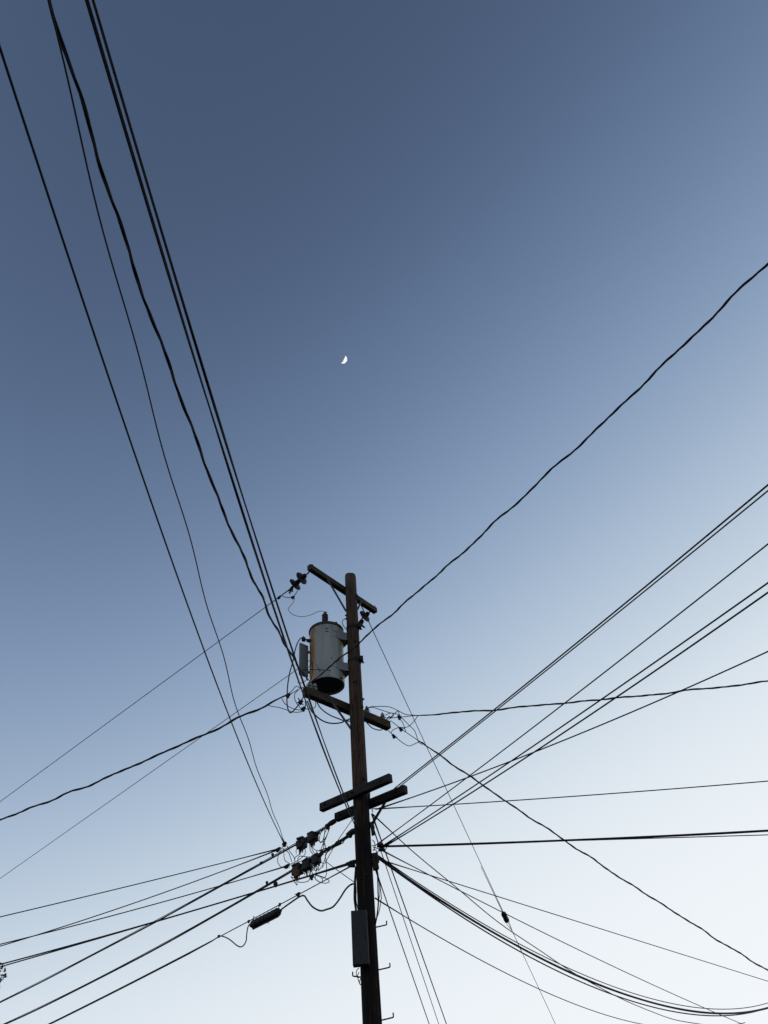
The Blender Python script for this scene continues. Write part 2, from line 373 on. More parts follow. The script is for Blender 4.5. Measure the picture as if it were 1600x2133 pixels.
PL = {
    'insL': [[-1.439,9.97,10.206],[-1.574,10.069,10.183],[-1.704,10.164,10.134],[-1.816,10.246,10.088],[-1.885,10.297,10.099],[-2.053,10.42,10.074]],
    'connL1': [[-2.038,10.409,10.075],[-1.753,10.2,9.874]],
    'tapL1': [[-1.658,10.13,9.958],[-1.696,10.158,9.909],[-1.753,10.2,9.874],[-1.802,10.236,9.901],[-1.881,10.294,9.957],[-1.973,10.361,10.056]],
    'leadHV': [[-1.714,10.171,9.835],[-1.734,10.198,9.784],[-1.771,10.222,9.732],[-1.832,10.241,9.67],[-1.828,10.272,9.641],[-1.799,10.307,9.611],[-1.754,10.345,9.592],[-1.692,10.385,9.589],[-1.614,10.428,9.6],[-1.535,10.47,9.638],[-1.455,10.511,9.691],[-1.375,10.552,9.765],[-1.31,10.59,9.808],[-1.263,10.626,9.818],[-1.241,10.658,9.813]],
    'insR': [[-0.421,11.267,10.229],[-0.556,11.37,10.192],[-0.667,11.454,10.075],[-0.748,11.516,10.04],[-0.949,11.669,10.017]],
    'arrester': [[-0.863,10.766,9.723],[-0.916,10.762,9.695],[-0.943,10.76,9.665],[-0.936,10.761,9.6],[-0.904,10.763,9.524],[-0.855,10.767,9.458]],
    'boxA': [[-1.551,11.263,6.075],[-1.739,11.416,6.064]],
    'boxB': [[-1.463,11.02,5.669],[-1.618,11.14,5.647],[-1.781,11.268,5.633]],
    'loopA0': [[-1.302,11.061,6.14],[-1.4,11.101,6.092],[-1.435,11.117,5.993],[-1.42,11.123,5.941],[-1.379,11.116,5.978],[-1.35,11.105,6.068],[-1.302,11.061,6.14]],
    'loopA1': [[-1.282,11.044,6.131],[-1.29,11.022,6.048],[-1.325,11.054,5.977],[-1.354,11.104,5.946],[-1.377,11.135,5.86],[-1.426,11.162,5.757]],
    'loopA2': [[-1.268,11.033,6.125],[-1.267,10.986,6.072],[-1.312,11.013,5.99],[-1.364,11.078,5.943],[-1.376,11.121,5.894]],
    'loopA3': [[-1.345,11.095,6.139],[-1.367,11.171,6.054],[-1.384,11.181,5.956],[-1.423,11.178,5.856],[-1.447,11.179,5.765]],
    'loopA4': [[-1.609,11.31,6.024],[-1.598,11.315,5.924],[-1.558,11.314,5.853],[-1.545,11.258,5.809]],
    'loopA5': [[-1.58,11.287,6.012],[-1.563,11.278,5.908],[-1.524,11.241,5.837]],
    'loopA6': [[-1.537,11.252,5.989],[-1.536,11.196,5.898],[-1.474,11.158,5.846],[-1.379,11.119,5.84],[-1.329,11.082,5.833]],
    'loopA7': [[-1.768,11.439,6.001],[-1.778,11.44,5.929],[-1.844,11.446,5.885],[-1.86,11.514,5.84]],
    'loopA8': [[-1.688,11.374,5.994],[-1.692,11.427,5.919],[-1.753,11.469,5.88],[-1.841,11.509,5.847],[-1.948,11.586,5.843]],
    'loopA9': [[-2.084,11.696,6.164],[-2.162,11.763,6.05],[-2.172,11.793,5.976],[-2.135,11.786,5.91],[-2.1,11.75,5.874],[-2.067,11.682,5.86]],
    'loopA10': [[-2.075,11.689,6.136],[-2.055,11.663,6.05],[-2.049,11.643,5.982],[-2.022,11.62,5.915],[-1.948,11.586,5.855]],
    'loopA11': [[-2.083,11.695,6.132],[-1.99,11.666,6.054],[-1.948,11.592,5.961],[-1.912,11.556,5.866]],
    'loopA12': [[-2.008,11.634,6.147],[-1.958,11.613,6.049],[-1.889,11.603,5.949],[-1.86,11.514,5.846]],
    'loopA13': [[-1.466,11.194,6.009],[-1.407,11.167,5.959],[-1.367,11.116,5.951],[-1.335,11.088,5.841]],
    'loopA14': [[-1.345,11.095,6.133],[-1.408,11.148,6.103],[-1.458,11.188,6.087]],
    'loopB0': [[-1.776,11.263,5.714],[-1.754,11.221,5.808],[-1.619,11.161,5.769],[-1.552,11.089,5.737]],
    'loopB1': [[-1.776,11.263,5.743],[-1.694,11.267,5.767],[-1.629,11.177,5.753],[-1.532,11.073,5.721]],
    'loopB2': [[-1.656,11.17,5.617],[-1.662,11.175,5.526]],
    'loopB3': [[-1.614,11.137,5.596],[-1.582,11.164,5.506],[-1.566,11.1,5.446]],
    'loopB4': [[-1.573,11.105,5.587],[-1.525,11.068,5.489]],
    'loopB5': [[-1.484,11.036,5.63],[-1.471,11.026,5.515],[-1.492,11.042,5.465]],
    'loopB6': [[-1.43,10.994,5.615],[-1.438,11.0,5.509]],
    'loopB7': [[-1.773,11.261,5.566],[-1.762,11.216,5.463],[-1.719,11.171,5.429],[-1.643,11.126,5.411],[-1.586,11.102,5.422],[-1.566,11.1,5.469]],
    'loopB8': [[-1.519,11.063,5.475],[-1.481,11.028,5.404],[-1.424,10.992,5.351],[-1.347,10.955,5.312],[-1.283,10.93,5.31],[-1.285,10.94,5.34],[-1.353,10.973,5.394],[-1.465,11.021,5.456]],
    'loopB9': [[-1.478,11.031,5.455],[-1.482,11.013,5.401],[-1.427,10.948,5.339],[-1.375,10.893,5.307],[-1.367,10.888,5.338],[-1.396,10.931,5.391],[-1.492,11.042,5.465]],
    'loopB10': [[-1.795,11.278,5.573],[-1.785,11.258,5.475],[-1.782,11.246,5.421],[-1.835,11.281,5.507],[-1.881,11.319,5.57],[-1.83,11.289,5.542],[-1.766,11.255,5.522]],
    'loopB11': [[-1.22,10.83,5.746],[-1.294,10.875,5.696],[-1.338,10.918,5.609],[-1.373,10.957,5.55],[-1.438,11.0,5.503]],
    'loopB12': [[-1.287,10.882,5.719],[-1.326,10.931,5.679],[-1.319,10.956,5.612],[-1.316,10.976,5.477],[-1.332,10.973,5.406],[-1.372,10.949,5.378]],
    'loopB13': [[-1.471,11.025,5.601],[-1.511,11.031,5.559],[-1.475,11.035,5.517],[-1.451,11.01,5.548]],
    'loopB14': [[-1.84,11.313,5.755],[-1.81,11.292,5.709],[-1.756,11.274,5.723],[-1.726,11.224,5.689]],
    'diag1': [[-1.335,10.919,5.603],[-1.097,10.549,5.309],[-0.88,10.544,5.138]],
    'diag2': [[-0.873,10.665,6.07],[-1.011,10.655,5.894],[-1.144,10.696,5.74],[-1.339,10.923,5.557]],
    'bundleA': [[-1.165,10.96,6.18],[-1.258,11.025,6.163],[-1.306,11.064,6.148]],
    'bundleB': [[-0.844,10.547,5.842],[-0.94,10.612,5.823],[-1.061,10.706,5.783],[-1.175,10.795,5.754],[-1.306,10.897,5.751],[-1.406,10.975,5.735]],
    'bundleB2': [[-0.845,10.547,5.808],[-0.927,10.602,5.777],[-0.986,10.648,5.781],[-1.063,10.707,5.737],[-1.153,10.778,5.732]],
    'clampA': [[-2.053,11.671,6.191],[-2.17,11.766,6.155],[-2.265,11.843,6.112],[-2.477,12.015,6.073],[-1.306,11.064,6.155]],
    'clampB': [[-1.967,11.412,5.761],[-2.305,11.676,5.649],[-2.151,11.556,5.575],[-0.933,10.606,5.82]],
    'clampC': [[-0.952,10.583,5.414],[-1.498,10.733,5.339],[-2.025,10.877,5.341]],
    'case': [[-2.545,11.882,5.141],[-2.068,11.497,5.175]],
    'caseR': [[-2.045,11.478,5.186],[-2.0,11.442,5.2],[-1.875,11.341,5.23],[-1.743,11.233,5.256],[-1.664,11.169,5.243],[-1.611,11.127,5.164],[-1.525,11.058,5.049],[-1.408,10.963,4.964],[-1.309,10.883,4.949],[-1.211,10.803,4.951],[-1.112,10.723,5.019],[-1.028,10.656,5.099],[-0.937,10.48,5.098],[-0.866,10.445,5.098]],
    'caseL': [[-2.536,11.875,5.15],[-2.585,11.914,5.165],[-2.615,11.939,5.131],[-2.628,11.949,5.048],[-2.632,11.952,4.964],[-2.672,11.984,4.914],[-2.729,12.03,4.91],[-2.81,12.096,4.96],[-2.938,12.199,5.07],[-3.065,12.302,5.15],[-3.148,12.37,5.172],[-3.289,12.483,5.149],[-3.473,12.632,5.128]],
    'hang': [[-2.604,11.929,5.215],[-2.531,11.871,5.221],[-2.066,11.495,5.268],[-1.761,11.248,5.301],[-3.15,12.37,5.183]],
    'secA': [[-1.556,10.567,9.194],[-1.582,10.515,9.181],[-1.636,10.461,9.17],[-1.689,10.407,9.039],[-1.719,10.355,8.86],[-1.743,10.303,8.618],[-1.739,10.002,8.203],[-1.765,10.001,8.011],[-1.773,10.0,7.84],[-1.772,10.0,7.646],[-1.747,10.002,7.521],[-1.717,10.004,7.482],[-1.674,10.007,7.508],[-1.588,10.013,7.617],[-1.552,10.016,7.681],[-1.523,10.018,7.738]],
    't2': [[-1.79,9.999,7.782],[-1.702,10.005,7.86],[-1.637,10.01,7.937],[-1.577,10.014,7.907],[-1.495,10.02,7.889]],
    't3': [[-1.76,10.001,7.788],[-1.687,10.006,7.825],[-1.584,10.013,7.886],[-1.495,10.02,7.923]],
    't4': [[-1.606,10.012,7.862],[-1.65,10.009,7.814],[-1.66,10.008,7.747],[-1.633,10.01,7.653],[-1.588,10.013,7.584],[-1.551,10.016,7.524]],
    't5': [[-1.855,9.994,7.736],[-1.809,9.997,7.649],[-1.741,10.002,7.586],[-1.66,10.008,7.54],[-1.573,10.014,7.517],[-1.536,10.017,7.523]],
    't6': [[-2.079,9.978,7.636],[-1.997,9.984,7.608],[-1.902,9.991,7.585],[-1.791,9.999,7.54],[-1.681,10.006,7.492],[-1.594,10.013,7.482],[-1.522,10.018,7.497],[-1.493,10.02,7.528]],
    't7': [[-1.464,10.022,7.666],[-1.449,10.073,7.636],[-1.419,10.175,7.576],[-1.387,10.328,7.593],[-1.305,10.384,7.532],[-1.214,10.44,7.503],[-1.11,10.448,7.48],[-1.003,10.505,7.512],[-0.928,10.531,7.556],[-0.846,10.567,7.6]],
    't7b': [[-1.345,10.13,7.734],[-1.329,10.182,7.712],[-1.298,10.284,7.684],[-1.239,10.419,7.678],[-1.145,10.445,7.615],[-1.038,10.503,7.586],[-0.966,10.528,7.562],[-0.841,10.567,7.551]],
    't8': [[-1.35,10.11,7.706],[-1.342,10.081,7.604],[-1.365,10.059,7.557],[-1.463,10.022,7.526],[-1.522,10.018,7.538]],
    't9': [[-1.45,10.023,8.068],[-1.54,10.016,7.995],[-1.615,10.011,8.005]],
    't10': [[-1.435,10.024,8.005],[-1.494,10.02,7.871],[-1.493,10.02,7.585],[-1.507,10.019,7.537]],
    'tank1': [[-1.112,10.247,8.315],[-1.318,10.253,8.363],[-1.483,10.271,8.391],[-1.614,10.262,8.383]],
    'tank2': [[-1.415,10.266,8.535],[-1.415,10.286,8.41],[-1.421,10.275,8.301],[-1.414,10.075,8.073]],
    'tank3': [[-1.483,10.271,8.425],[-1.425,10.285,8.541]],
    'tank4': [[-1.355,10.29,8.492],[-1.29,10.265,8.322]],
    'tank5': [[-1.614,10.262,8.383],[-1.57,10.265,8.311],[-1.494,10.25,8.209],[-1.407,10.046,8.005]],
    'connT': [[-1.76,10.001,7.788],[-1.567,10.015,7.657],[-1.522,10.018,7.538]],
    'underR': [[-0.621,10.883,7.688],[-0.591,10.936,7.668],[-0.539,11.009,7.645],[-0.464,11.115,7.662],[-0.407,11.179,7.686],[-0.378,11.231,7.735]],
    'q1': [[-0.59,10.946,7.983],[-0.543,11.056,8.06],[-0.495,11.162,8.124],[-0.248,11.273,8.154],[-0.109,11.364,8.124],[0.018,11.428,8.071],[0.129,11.415,8.037],[0.227,11.397,8.009]],
    'q2': [[-0.59,10.946,7.978],[-0.54,10.987,8.01],[-0.49,11.029,8.025],[-0.378,11.078,7.997],[-0.24,11.133,7.962],[-0.113,11.191,7.952],[-0.053,11.25,7.92],[0.076,11.317,7.784],[0.146,11.342,7.704],[0.182,11.357,7.553],[0.196,11.373,7.504],[0.25,11.393,7.467]],
    'q3': [[-0.318,11.266,8.002],[-0.212,11.362,8.082],[-0.184,11.403,8.05],[-0.239,11.364,7.99]],
    'q4': [[-0.251,11.31,7.961],[-0.109,11.29,8.066],[-0.096,11.31,8.077],[-0.067,11.371,7.99]],
    'q5': [[-0.266,11.289,7.922],[-0.226,11.347,7.979],[-0.12,11.395,8.009],[-0.04,11.421,8.022],[0.121,11.424,8.025],[0.227,11.397,8.009]],
    'q6': [[-0.242,11.311,7.917],[-0.108,11.379,7.817],[-0.061,11.417,7.782],[0.001,11.422,7.734],[0.193,11.394,7.543]],
    'q7': [[-0.305,11.266,7.734],[-0.223,11.312,7.65],[-0.175,11.351,7.623],[-0.08,11.388,7.541],[0.017,11.416,7.483],[0.083,11.434,7.498],[0.204,11.436,7.543],[0.267,11.422,7.515],[0.311,11.403,7.437]],
    'q8': [[-0.241,11.361,7.714],[-0.217,11.333,7.746],[-0.109,11.319,7.776],[-0.005,11.318,7.765],[0.077,11.331,7.799],[0.165,11.358,7.898],[0.226,11.392,7.991]],
    'q9': [[-0.094,11.372,7.978],[-0.036,11.427,7.915],[-0.008,11.431,7.783],[0.0,11.381,7.709]],
    'connQ': [[-0.087,11.372,7.992],[-0.079,11.373,7.774],[-0.206,11.364,7.654]],
    'insQ': [[-0.589,11.006,7.986],[-0.341,11.284,7.985]],
    'insT': [[-1.409,10.056,8.005]],
    'v1': [[-0.583,10.535,5.456],[-0.584,10.585,5.307],[-0.576,10.586,5.236],[-0.577,10.586,5.121],[-0.582,10.585,5.007],[-0.582,10.585,4.966],[-0.589,10.565,4.842],[-0.616,10.543,4.693],[-0.639,10.521,4.603]],
    'v2': [[-0.563,10.587,5.443],[-0.572,10.586,5.295],[-0.557,10.587,5.148],[-0.547,10.588,5.033],[-0.542,10.588,4.92],[-0.547,10.588,4.922],[-0.574,10.586,4.8],[-0.617,10.553,4.679]],
    'v3': [[-0.579,10.585,5.283],[-0.565,10.587,5.177],[-0.557,10.587,5.062],[-0.564,10.587,4.95],[-0.572,10.586,4.936],[-0.609,10.563,4.727]],
    'v4': [[-0.863,10.525,5.341],[-0.882,10.514,5.184],[-0.894,10.503,5.029],[-0.895,10.463,4.898],[-0.877,10.404,4.751]],
    'v5': [[-0.857,10.516,5.306],[-0.871,10.505,5.118],[-0.882,10.474,4.93],[-0.865,10.405,4.75]],
    'v6': [[-0.869,10.485,5.124],[-0.865,10.465,5.015],[-0.869,10.445,4.89],[-0.845,10.396,4.751]],
    'c1': [[-0.615,10.563,5.689],[-0.592,10.565,5.657],[-0.583,10.565,5.601],[-0.605,10.564,5.553],[-0.618,10.563,5.542]],
    'c2': [[-0.626,10.552,5.606],[-0.575,10.556,5.609],[-0.523,10.559,5.636],[-0.463,10.574,5.611],[-0.44,10.595,5.604]],
    'c3': [[-0.614,10.553,5.587],[-0.553,10.557,5.564],[-0.505,10.571,5.546],[-0.443,10.595,5.555],[-0.428,10.596,5.585]],
    'c4': [[-0.618,10.583,5.562],[-0.575,10.586,5.552],[-0.572,10.586,5.504],[-0.586,10.585,5.48]],
    'c5': [[-0.554,10.567,5.471],[-0.557,10.567,5.513],[-0.524,10.569,5.548],[-0.478,10.573,5.581],[-0.495,10.571,5.594]],
    'c6': [[-0.585,10.555,6.071],[-0.597,10.584,6.131],[-0.548,10.638,6.155],[-0.522,10.64,6.15]],
    'cab1': [[-0.86,10.365,4.09],[-0.891,10.363,4.061],[-0.896,10.363,4.02],[-0.878,10.374,3.986],[-0.859,10.375,4.0]],
    'cab2': [[-0.864,10.385,4.048],[-0.883,10.384,4.014],[-0.879,10.384,3.973],[-0.858,10.385,3.92],[-0.837,10.407,3.918]],
    'cab3': [[-0.843,10.386,3.99],[-0.863,10.385,3.946],[-0.853,10.386,3.91]],
    'lump': [[-0.609,10.553,5.886],[-0.601,10.554,5.809],[-0.513,10.57,5.608],[-0.499,10.581,5.55],[-0.587,10.565,5.437],[-0.592,10.565,5.354],[-0.902,10.543,5.408],[-0.916,10.532,5.361]],
    'barrel': [[1.869,19.27,7.076],[1.968,19.607,6.965]],
    'grip': [[1.39,17.629,7.597],[1.855,19.222,7.074],[1.968,19.607,6.965],[2.097,20.052,6.856],[2.295,20.729,6.584]],
    'moon': [[-102.736,1640.649,2511.125]],
    'moonaxes': [[814.582,500.212,-293.675],[34.245,-546.883,-836.508],[-579.037,671.347,-462.611]],
    'tree': [[-12.81,24.898,8.321]],
}


# ------------------------------------------------------------------ ground
g = MB()
S = 3000.0
g.add([(-S, -S, 0), (S, -S, 0), (S, S, 0), (-S, S, 0)], [(0, 1, 2, 3)])
tag(g.build('ground', M_ground, smooth=False), kind='structure')

# ------------------------------------------------------------------ the pole
PX, PY, PTOP = -0.7463, 10.5737, 10.56
BASE = V((PX, PY, 0))
def prad(z): return 0.1268 - 0.0022*z
VIEW = V((PX, PY, 0)).normalized()          # level direction from the viewer to the pole
SIDE = V((VIEW.y, -VIEW.x, 0))              # level, to the right
pole = thing('utility_pole', 'brown wooden utility pole with crossarms and steps at the centre', 'utility pole', BASE)
NS, NR = 72, 180
from mathutils import noise
vv, ff = [], []
for i in range(NR+1):
    z = -1.5 + (PTOP+1.5)*i/NR
    for k in range(NS):
        a = 2*math.pi*k/NS
        r = prad(z)
        n1 = noise.noise(V((math.cos(a)*2.2, math.sin(a)*2.2, z*0.35)))
        n2 = noise.noise(V((math.cos(a)*9, math.sin(a)*9, z*0.45+7)))
        crack = max(0.0, n2-0.38)*0.05
        lean = 0.006*math.sin(z*0.55+1)
        r += 0.004*n1 - crack
        zz = z
        if i == NR: zz += 0.012*math.cos(a-2.2) - 0.004*random.random(); r -= 0.006
        vv.append(BASE+V((math.cos(a)*r+lean, math.sin(a)*r, zz)))
for i in range(NR):
    for k in range(NS):
        ff.append((i*NS+k, i*NS+(k+1) % NS, (i+1)*NS+(k+1) % NS, (i+1)*NS+k))
ff.append(tuple(NR*NS+k for k in range(NS)))
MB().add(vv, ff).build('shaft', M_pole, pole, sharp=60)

def arm(end_a, end_b, w, h, m, label, far_sign):
    """end_a, end_b: lower edge on the viewer's side; the arm's body lies on the far side of it"""
    a, b = V(end_a), V(end_b)
    X = (b-a).normalized()
    nrm = V((-X.y, X.x, 0))
    if nrm.dot(VIEW)*far_sign < 0: nrm = -nrm
    c = (a+b)/2 + nrm*w/2 + V((0, 0, h/2))
    Y = V((0, 0, 1)).cross(X)
    M = Matrix(((X.x, Y.x, 0, c.x), (X.y, Y.y, 0, c.y), (X.z, Y.z, 1, c.z), (0, 0, 0, 1)))
    L = (b-a).length/2
    mb = MB()
    n = 24
    prof = [(-w/2+.008, -h/2), (w/2-.008, -h/2), (w/2, -h/2+.008), (w/2, h/2-.010), (w/2-.010, h/2), (-w/2+.010, h/2), (-w/2, h/2-.010), (-w/2, -h/2+.008)]
    vs2, fs2 = [], []
    for i in range(n+1):
        x = -L+2*L*i/n
        for (py, pz) in prof:
            d = noise.noise(V((x*3, py*30, pz*30+c.z)))*0.0025
            e = 0.004*random.uniform(-1, 1) if i in (0, n) else 0
            vs2.append((x+e, py*(1+d*8), pz*(1+d*8)+0.004*math.sin(x*1.3+c.z)))
    for i in range(n):
        for k in range(8):
            fs2.append((i*8+k, i*8+(k+1) % 8, (i+1)*8+(k+1) % 8, (i+1)*8+k))
    fs2.append(tuple(range(8))[::-1]); fs2.append(tuple(n*8+k for k in range(8)))
    mb.add(vs2, fs2)
    o = mb.build('crossarm', m, pole, M=M, sharp=30)
    o['label'] = label
    return o, X, nrm, c

def bolt(parent, c, axis, L=0.03, r=0.011, m=None):
    ax = V(axis).normalized()
    MB().lathe(V(c), ax, [(r*2.0, 0), (r*2.0, .005), (r*1.5, .005), (r*1.5, .016), (r*.8, .016), (r*.8, L)], 8).build('bolt', m or M_iron, parent)

armT, XT, NT, cT = arm((-1.385, 9.885, 10.225), (-0.317, 11.335, 10.225), .092, .118, M_arm, 'mossy top crossarm holding the disc insulators', 1)
armS, XS, NSx, cS = arm((-1.457, 9.990, 7.775), (-0.241, 11.317, 7.775), .120, .138, M_arm, 'crossarm under the transformer', 1)
armF, XF, NF, cF = arm((-1.386, 10.765, 6.265), (-0.306, 10.027, 6.265), .092, .118, M_arm2, 'lower crossarm on the front of the pole', 1)
armB, XB, NB, cB = arm((-1.189, 11.008, 6.200), (-0.105, 10.292, 6.200), .092, .118, M_arm2, 'lower crossarm on the back of the pole', 1)
# bolts through the arms
bolt(armT, cT-XT*.83-NT*.0-V((0, 0, -.055)), (0.45, -.15, 1), .05)
bolt(armT, cT+XT*.87+V((0, 0, .055)), (0.6, -.2, 1), .05)
bolt(armF, BASE-NF*(prad(6.3)+.092)+V((0, 0, 6.325)), -NF, .03)
bolt(armF, cF-XF*.30-NF*.046, -NF, .02)
bolt(armB, cB+NB*.046, NB, .04)
for a_, c_, x_, n_ in ((armF, cF, XF, NF), (armB, cB, XB, NB)):
    for q in (-.55, -.12, .5):
        bolt(a_, c_+x_*q-n_*.046+V((0, 0, random.uniform(-.02, .02))), -n_, .022)
    MB().box(c_-n_*.048, (.028, .003, .028), x_).build('washer', M_iron, a_, smooth=False)
bolt(armT, cT+NT*.046, NT, .04)
bolt(armS, cS+XS*.25-NSx*.046, -NSx, .02)

def brace(parent, a, b, w=.017, t=.004):
    a, b = V(a), V(b)
    X = (b-a).normalized()
    MB().box((a+b)/2, ((b-a).length/2, t, w), X, Y=VIEW-X*VIEW.dot(X)).build('brace', M_steel, parent, smooth=False)

def on_arm(c, X, nrm, s, dz, side): return c + X*s + nrm*side*.046 + V((0, 0, dz))
def on_pole(z, ang):
    d = -VIEW*math.cos(ang)+SIDE*math.sin(ang)
    return BASE + d*(prad(z)+.003)+V((0, 0, z))
brace(armT, on_arm(cT, XT, NT, -.52, -.02, -1.12), on_pole(9.70, -1.25))
brace(armT, on_arm(cT, XT, NT, .45, -.02, -1.12), on_pole(9.78, 1.9))
brace(armS, on_arm(cS, XS, NSx, -.42, .0, -1.12), on_pole(7.40, -1.2))
brace(armS, on_arm(cS, XS, NSx, .30, -.01, -1.12), on_pole(7.62, 1.35))
brace(armF, cF+XF*.26+NF*.0+V((0, 0, -.062)), on_pole(6.20, 1.45), .013)
bolt(armT, on_arm(cT, XT, NT, .18, .0, -1), -NT, .03)

# pole steps, one by one
def step(z, side, out):
    z0 = z
    p0 = BASE+SIDE*side*(prad(z0)-.05)+V((0, 0, z0-.012))
    p1 = BASE+SIDE*side*(prad(z0)+out)+V((0, 0, z0+.012))
    MB().tube([p0, p0.lerp(p1, .5), p1-SIDE*side*.006, p1+V((0, 0, .004)), p1+V((0, 0, .048))], .0085, 8).build('step', M_iron, pole)
step(4.59, 1, .135); step(4.105, 1, .14); step(3.575, 1, .14); step(4.04, -1, .095)
step(3.05, 1, .14); step(3.3, -1, .12)
# bands with lugs where the transformer hangs
for z in (9.34, 8.655):
    b = MB()
    r = prad(z)
    prof = [(r+.002, -.03), (r+.008, -.03), (r+.008, .03), (r+.002, .03)]
    b.lathe(BASE+V((0, 0, z)), (0, 0, 1), prof, 40)
    o = b.build('band', M_iron, pole)
    MB().box(BASE+SIDE*(r+.012)-VIEW*.055+V((0, 0, z+.01)), (.030, .045, .045), SIDE, bev=.008, seg=2).build('lug', M_iron, o)
    bolt(o, BASE+SIDE*(r+.03)-VIEW*.05+V((0, 0, z-.05)), SIDE+V((0, 0, -.6)), .03)
for z, an in ((7.93, 1.5), (9.0, .3), (7.75, .9), (8.2, -.2), (9.95, 1.2), (6.55, .5), (5.2, 0.1), (9.62, -1.35), (9.55, -1.4), (10.02, 1.25)):
    d = -VIEW*math.cos(an)+SIDE*math.sin(an)
    bolt(pole, BASE+d*(prad(z)-.004)+V((0, 0, z)), d, .03, .012)
MB().box(on_pole(10.02, 1.15), (.02, .035, .03), SIDE, bev=.006).build('bracket', M_iron, pole)

# cable clips along the pole, at the communication level
LUMP = ((.03, .05), (.028, .06), (.045, .025), (.04, .02), (.045, .07), (.04, .07), (.05, .02), (.045, .018))
for i, p in enumerate(PL['lump']):
    a, h = LUMP[i]
    MB().box(V(p), (a, .03, h), SIDE+V((0, 0, random.uniform(-.2, .2))), bev=.012, seg=2, jit=.006).build('cable_bracket', M_iron, pole)

# ------------------------------------------------------------------ transformer
TX, TY, TZ0, TZ1, TR = -1.224, 10.660, 8.289, 9.385, 0.292
T0 = V((TX, TY, TZ0))
tr = thing('transformer', 'grey rust streaked cylindrical transformer hanging beside the pole top', 'transformer', T0)
H = TZ1-TZ0
MT = Matrix.Translation(T0)
tank = MB().lathe((0, 0, 0), (0, 0, 1), [(.02, .03), (TR-.03, .03), (TR-.012, .002), (TR-.002, 0), (TR, .012), (TR, H*.5), (TR, H-.03), (TR+.006, H-.02), (TR+.006, H)], 72).build('tank', M_tank, tr, M=MT)
MB().lathe((0, 0, 0), (0, 0, 1), [(TR-.02, .031), (TR-.035, .029), (.02, .027)], 48).build('base_plate', M_black, tr, M=MT)
lid = MB().lathe((0, 0, H), (0, 0, 1), [(TR-.02, -.028), (TR+.013, -.028), (TR+.016, -.02), (TR+.016, .012), (TR+.008, .022), (TR-.05, .045), (.12, .075), (.02, .08)], 72).build('lid', M_lid, tr, M=MT)
MB().box(V((.20, -.19, H+.03)), (.018, .012, .03), (1, 1, 0), bev=.005).build('lid_clamp', M_iron, lid, M=MT)
# high voltage bushing with its sheds
bz = H+.06
BT = V(PL['leadHV'][-1])-T0
bx, by, btop = BT.x, BT.y, BT.z
bh = btop-bz
prof = [(.034, 0), (.036, bh*.42)]
for k in range(4):
    q = bh*(.42+.125*k)
    prof += [(.036, q), (.056, q+bh*.02), (.058, q+bh*.045), (.036, q+bh*.075)]
prof += [(.038, bh*.92), (.030, bh*.95)]
bush = MB().lathe((bx, by, bz), (0, 0, 1), prof, 28).build('bushing', M_greyporc, tr, M=MT)
MB().lathe((bx, by, btop-bh*.06), (0, 0, 1), [(.022, 0), (.022, .018), (.012, .02), (.012, .045)], 12).box((bx+.01, by, btop+.012), (.028, .008, .007)).build('terminal', M_iron, bush, M=MT)
# hanger brackets: two plates and a channel each, from the tank to the pole
tp = (BASE-T0); tp.z = 0
D = tp.normalized()
W = V((-D.y, D.x, 0))
for z in (H*.80, H*.235):
    c0 = D*(TR-.035)
    c1 = D*(tp.length-prad(9))
    mid = (c0+c1)/2
    L = (c1-c0).length/2
    b = MB()
    hgt = .078
    zc = V((0, 0, z))
    q = [D*.165-W*.235, D*.345-W*.075, D*(tp.length-.095)-W*.055]      # front plate: off the tank, then straight to the pole
    r_ = [D*.165+W*.235, D*.345+W*.075, D*(tp.length-.095)+W*.055]
    for k in (q, r_):
        for u, v_ in ((k[0], k[1]), (k[1], k[2])):
            b.box((u+v_)/2+zc, ((v_-u).length/2, .004, hgt), v_-u)
    b.box((q[1]+r_[1])/2+zc, (.004, .075, hgt), D)
    o = b.build('bracket', M_panel, tr, M=MT, smooth=False)
    flat = MB()
    for zz in (-.055, .055):
        t_ = zc+V((0, 0, zz))
        lo_ = [p_+t_-V((0, 0, .003)) for p_ in (q[0]+D*.02, q[1], r_[1], r_[0]+D*.02)]
        hi_ = [p_+V((0, 0, .006)) for p_ in lo_]
        flat.add(lo_+hi_, [(3, 2, 1, 0), (4, 5, 6, 7), (0, 1, 5, 4), (1, 2, 6, 5), (2, 3, 7, 6), (3, 0, 4, 7)])
    flat.build('web', M_panel, o, M=MT, smooth=False)
    bolt(tr, T0+c1-W*.05+V((0, 0, z-.03)), -D, .04)
# side panel standing off the tank on the left
pa = V((-1.668, 10.50, 0)); pb = V((-1.545, 10.625, 0))
X = (pb-pa).normalized()
pc = (pa+pb)/2+V((0, 0, 8.785))
pn = MB().box(pc, ((pb-pa).length/2, .018, .315), X, bev=.004)
panel = pn.build('side_panel', M_panel, tr, smooth=False)
MB().box(pc+X*.10+V((0, 0, .2)), (.05, .012, .02), X).build('stand_off', M_panel, panel, smooth=False)
MB().box(pc+X*.10+V((0, 0, -.2)), (.05, .012, .02), X).build('stand_off', M_panel, panel, smooth=False)
# low voltage bushing on the left with its clamp
sb = V((-1.60, 10.50, 9.165))
lv = MB().lathe(T0+V((-.27, -.09, .875)), (sb-(T0+V((-.27, -.09, .875)))), [(.035, 0), (.035, .03), (.026, .03), (.03, .05), (.026, .07)], 14).build('bushing', M_greyporc, tr)
MB().box(sb, (.032, .028, .034), (1, .3, 0), bev=.006).box(sb+V((-.005, 0, .045)), (.008, .008, .02)).build('clamp', M_iron, lv)
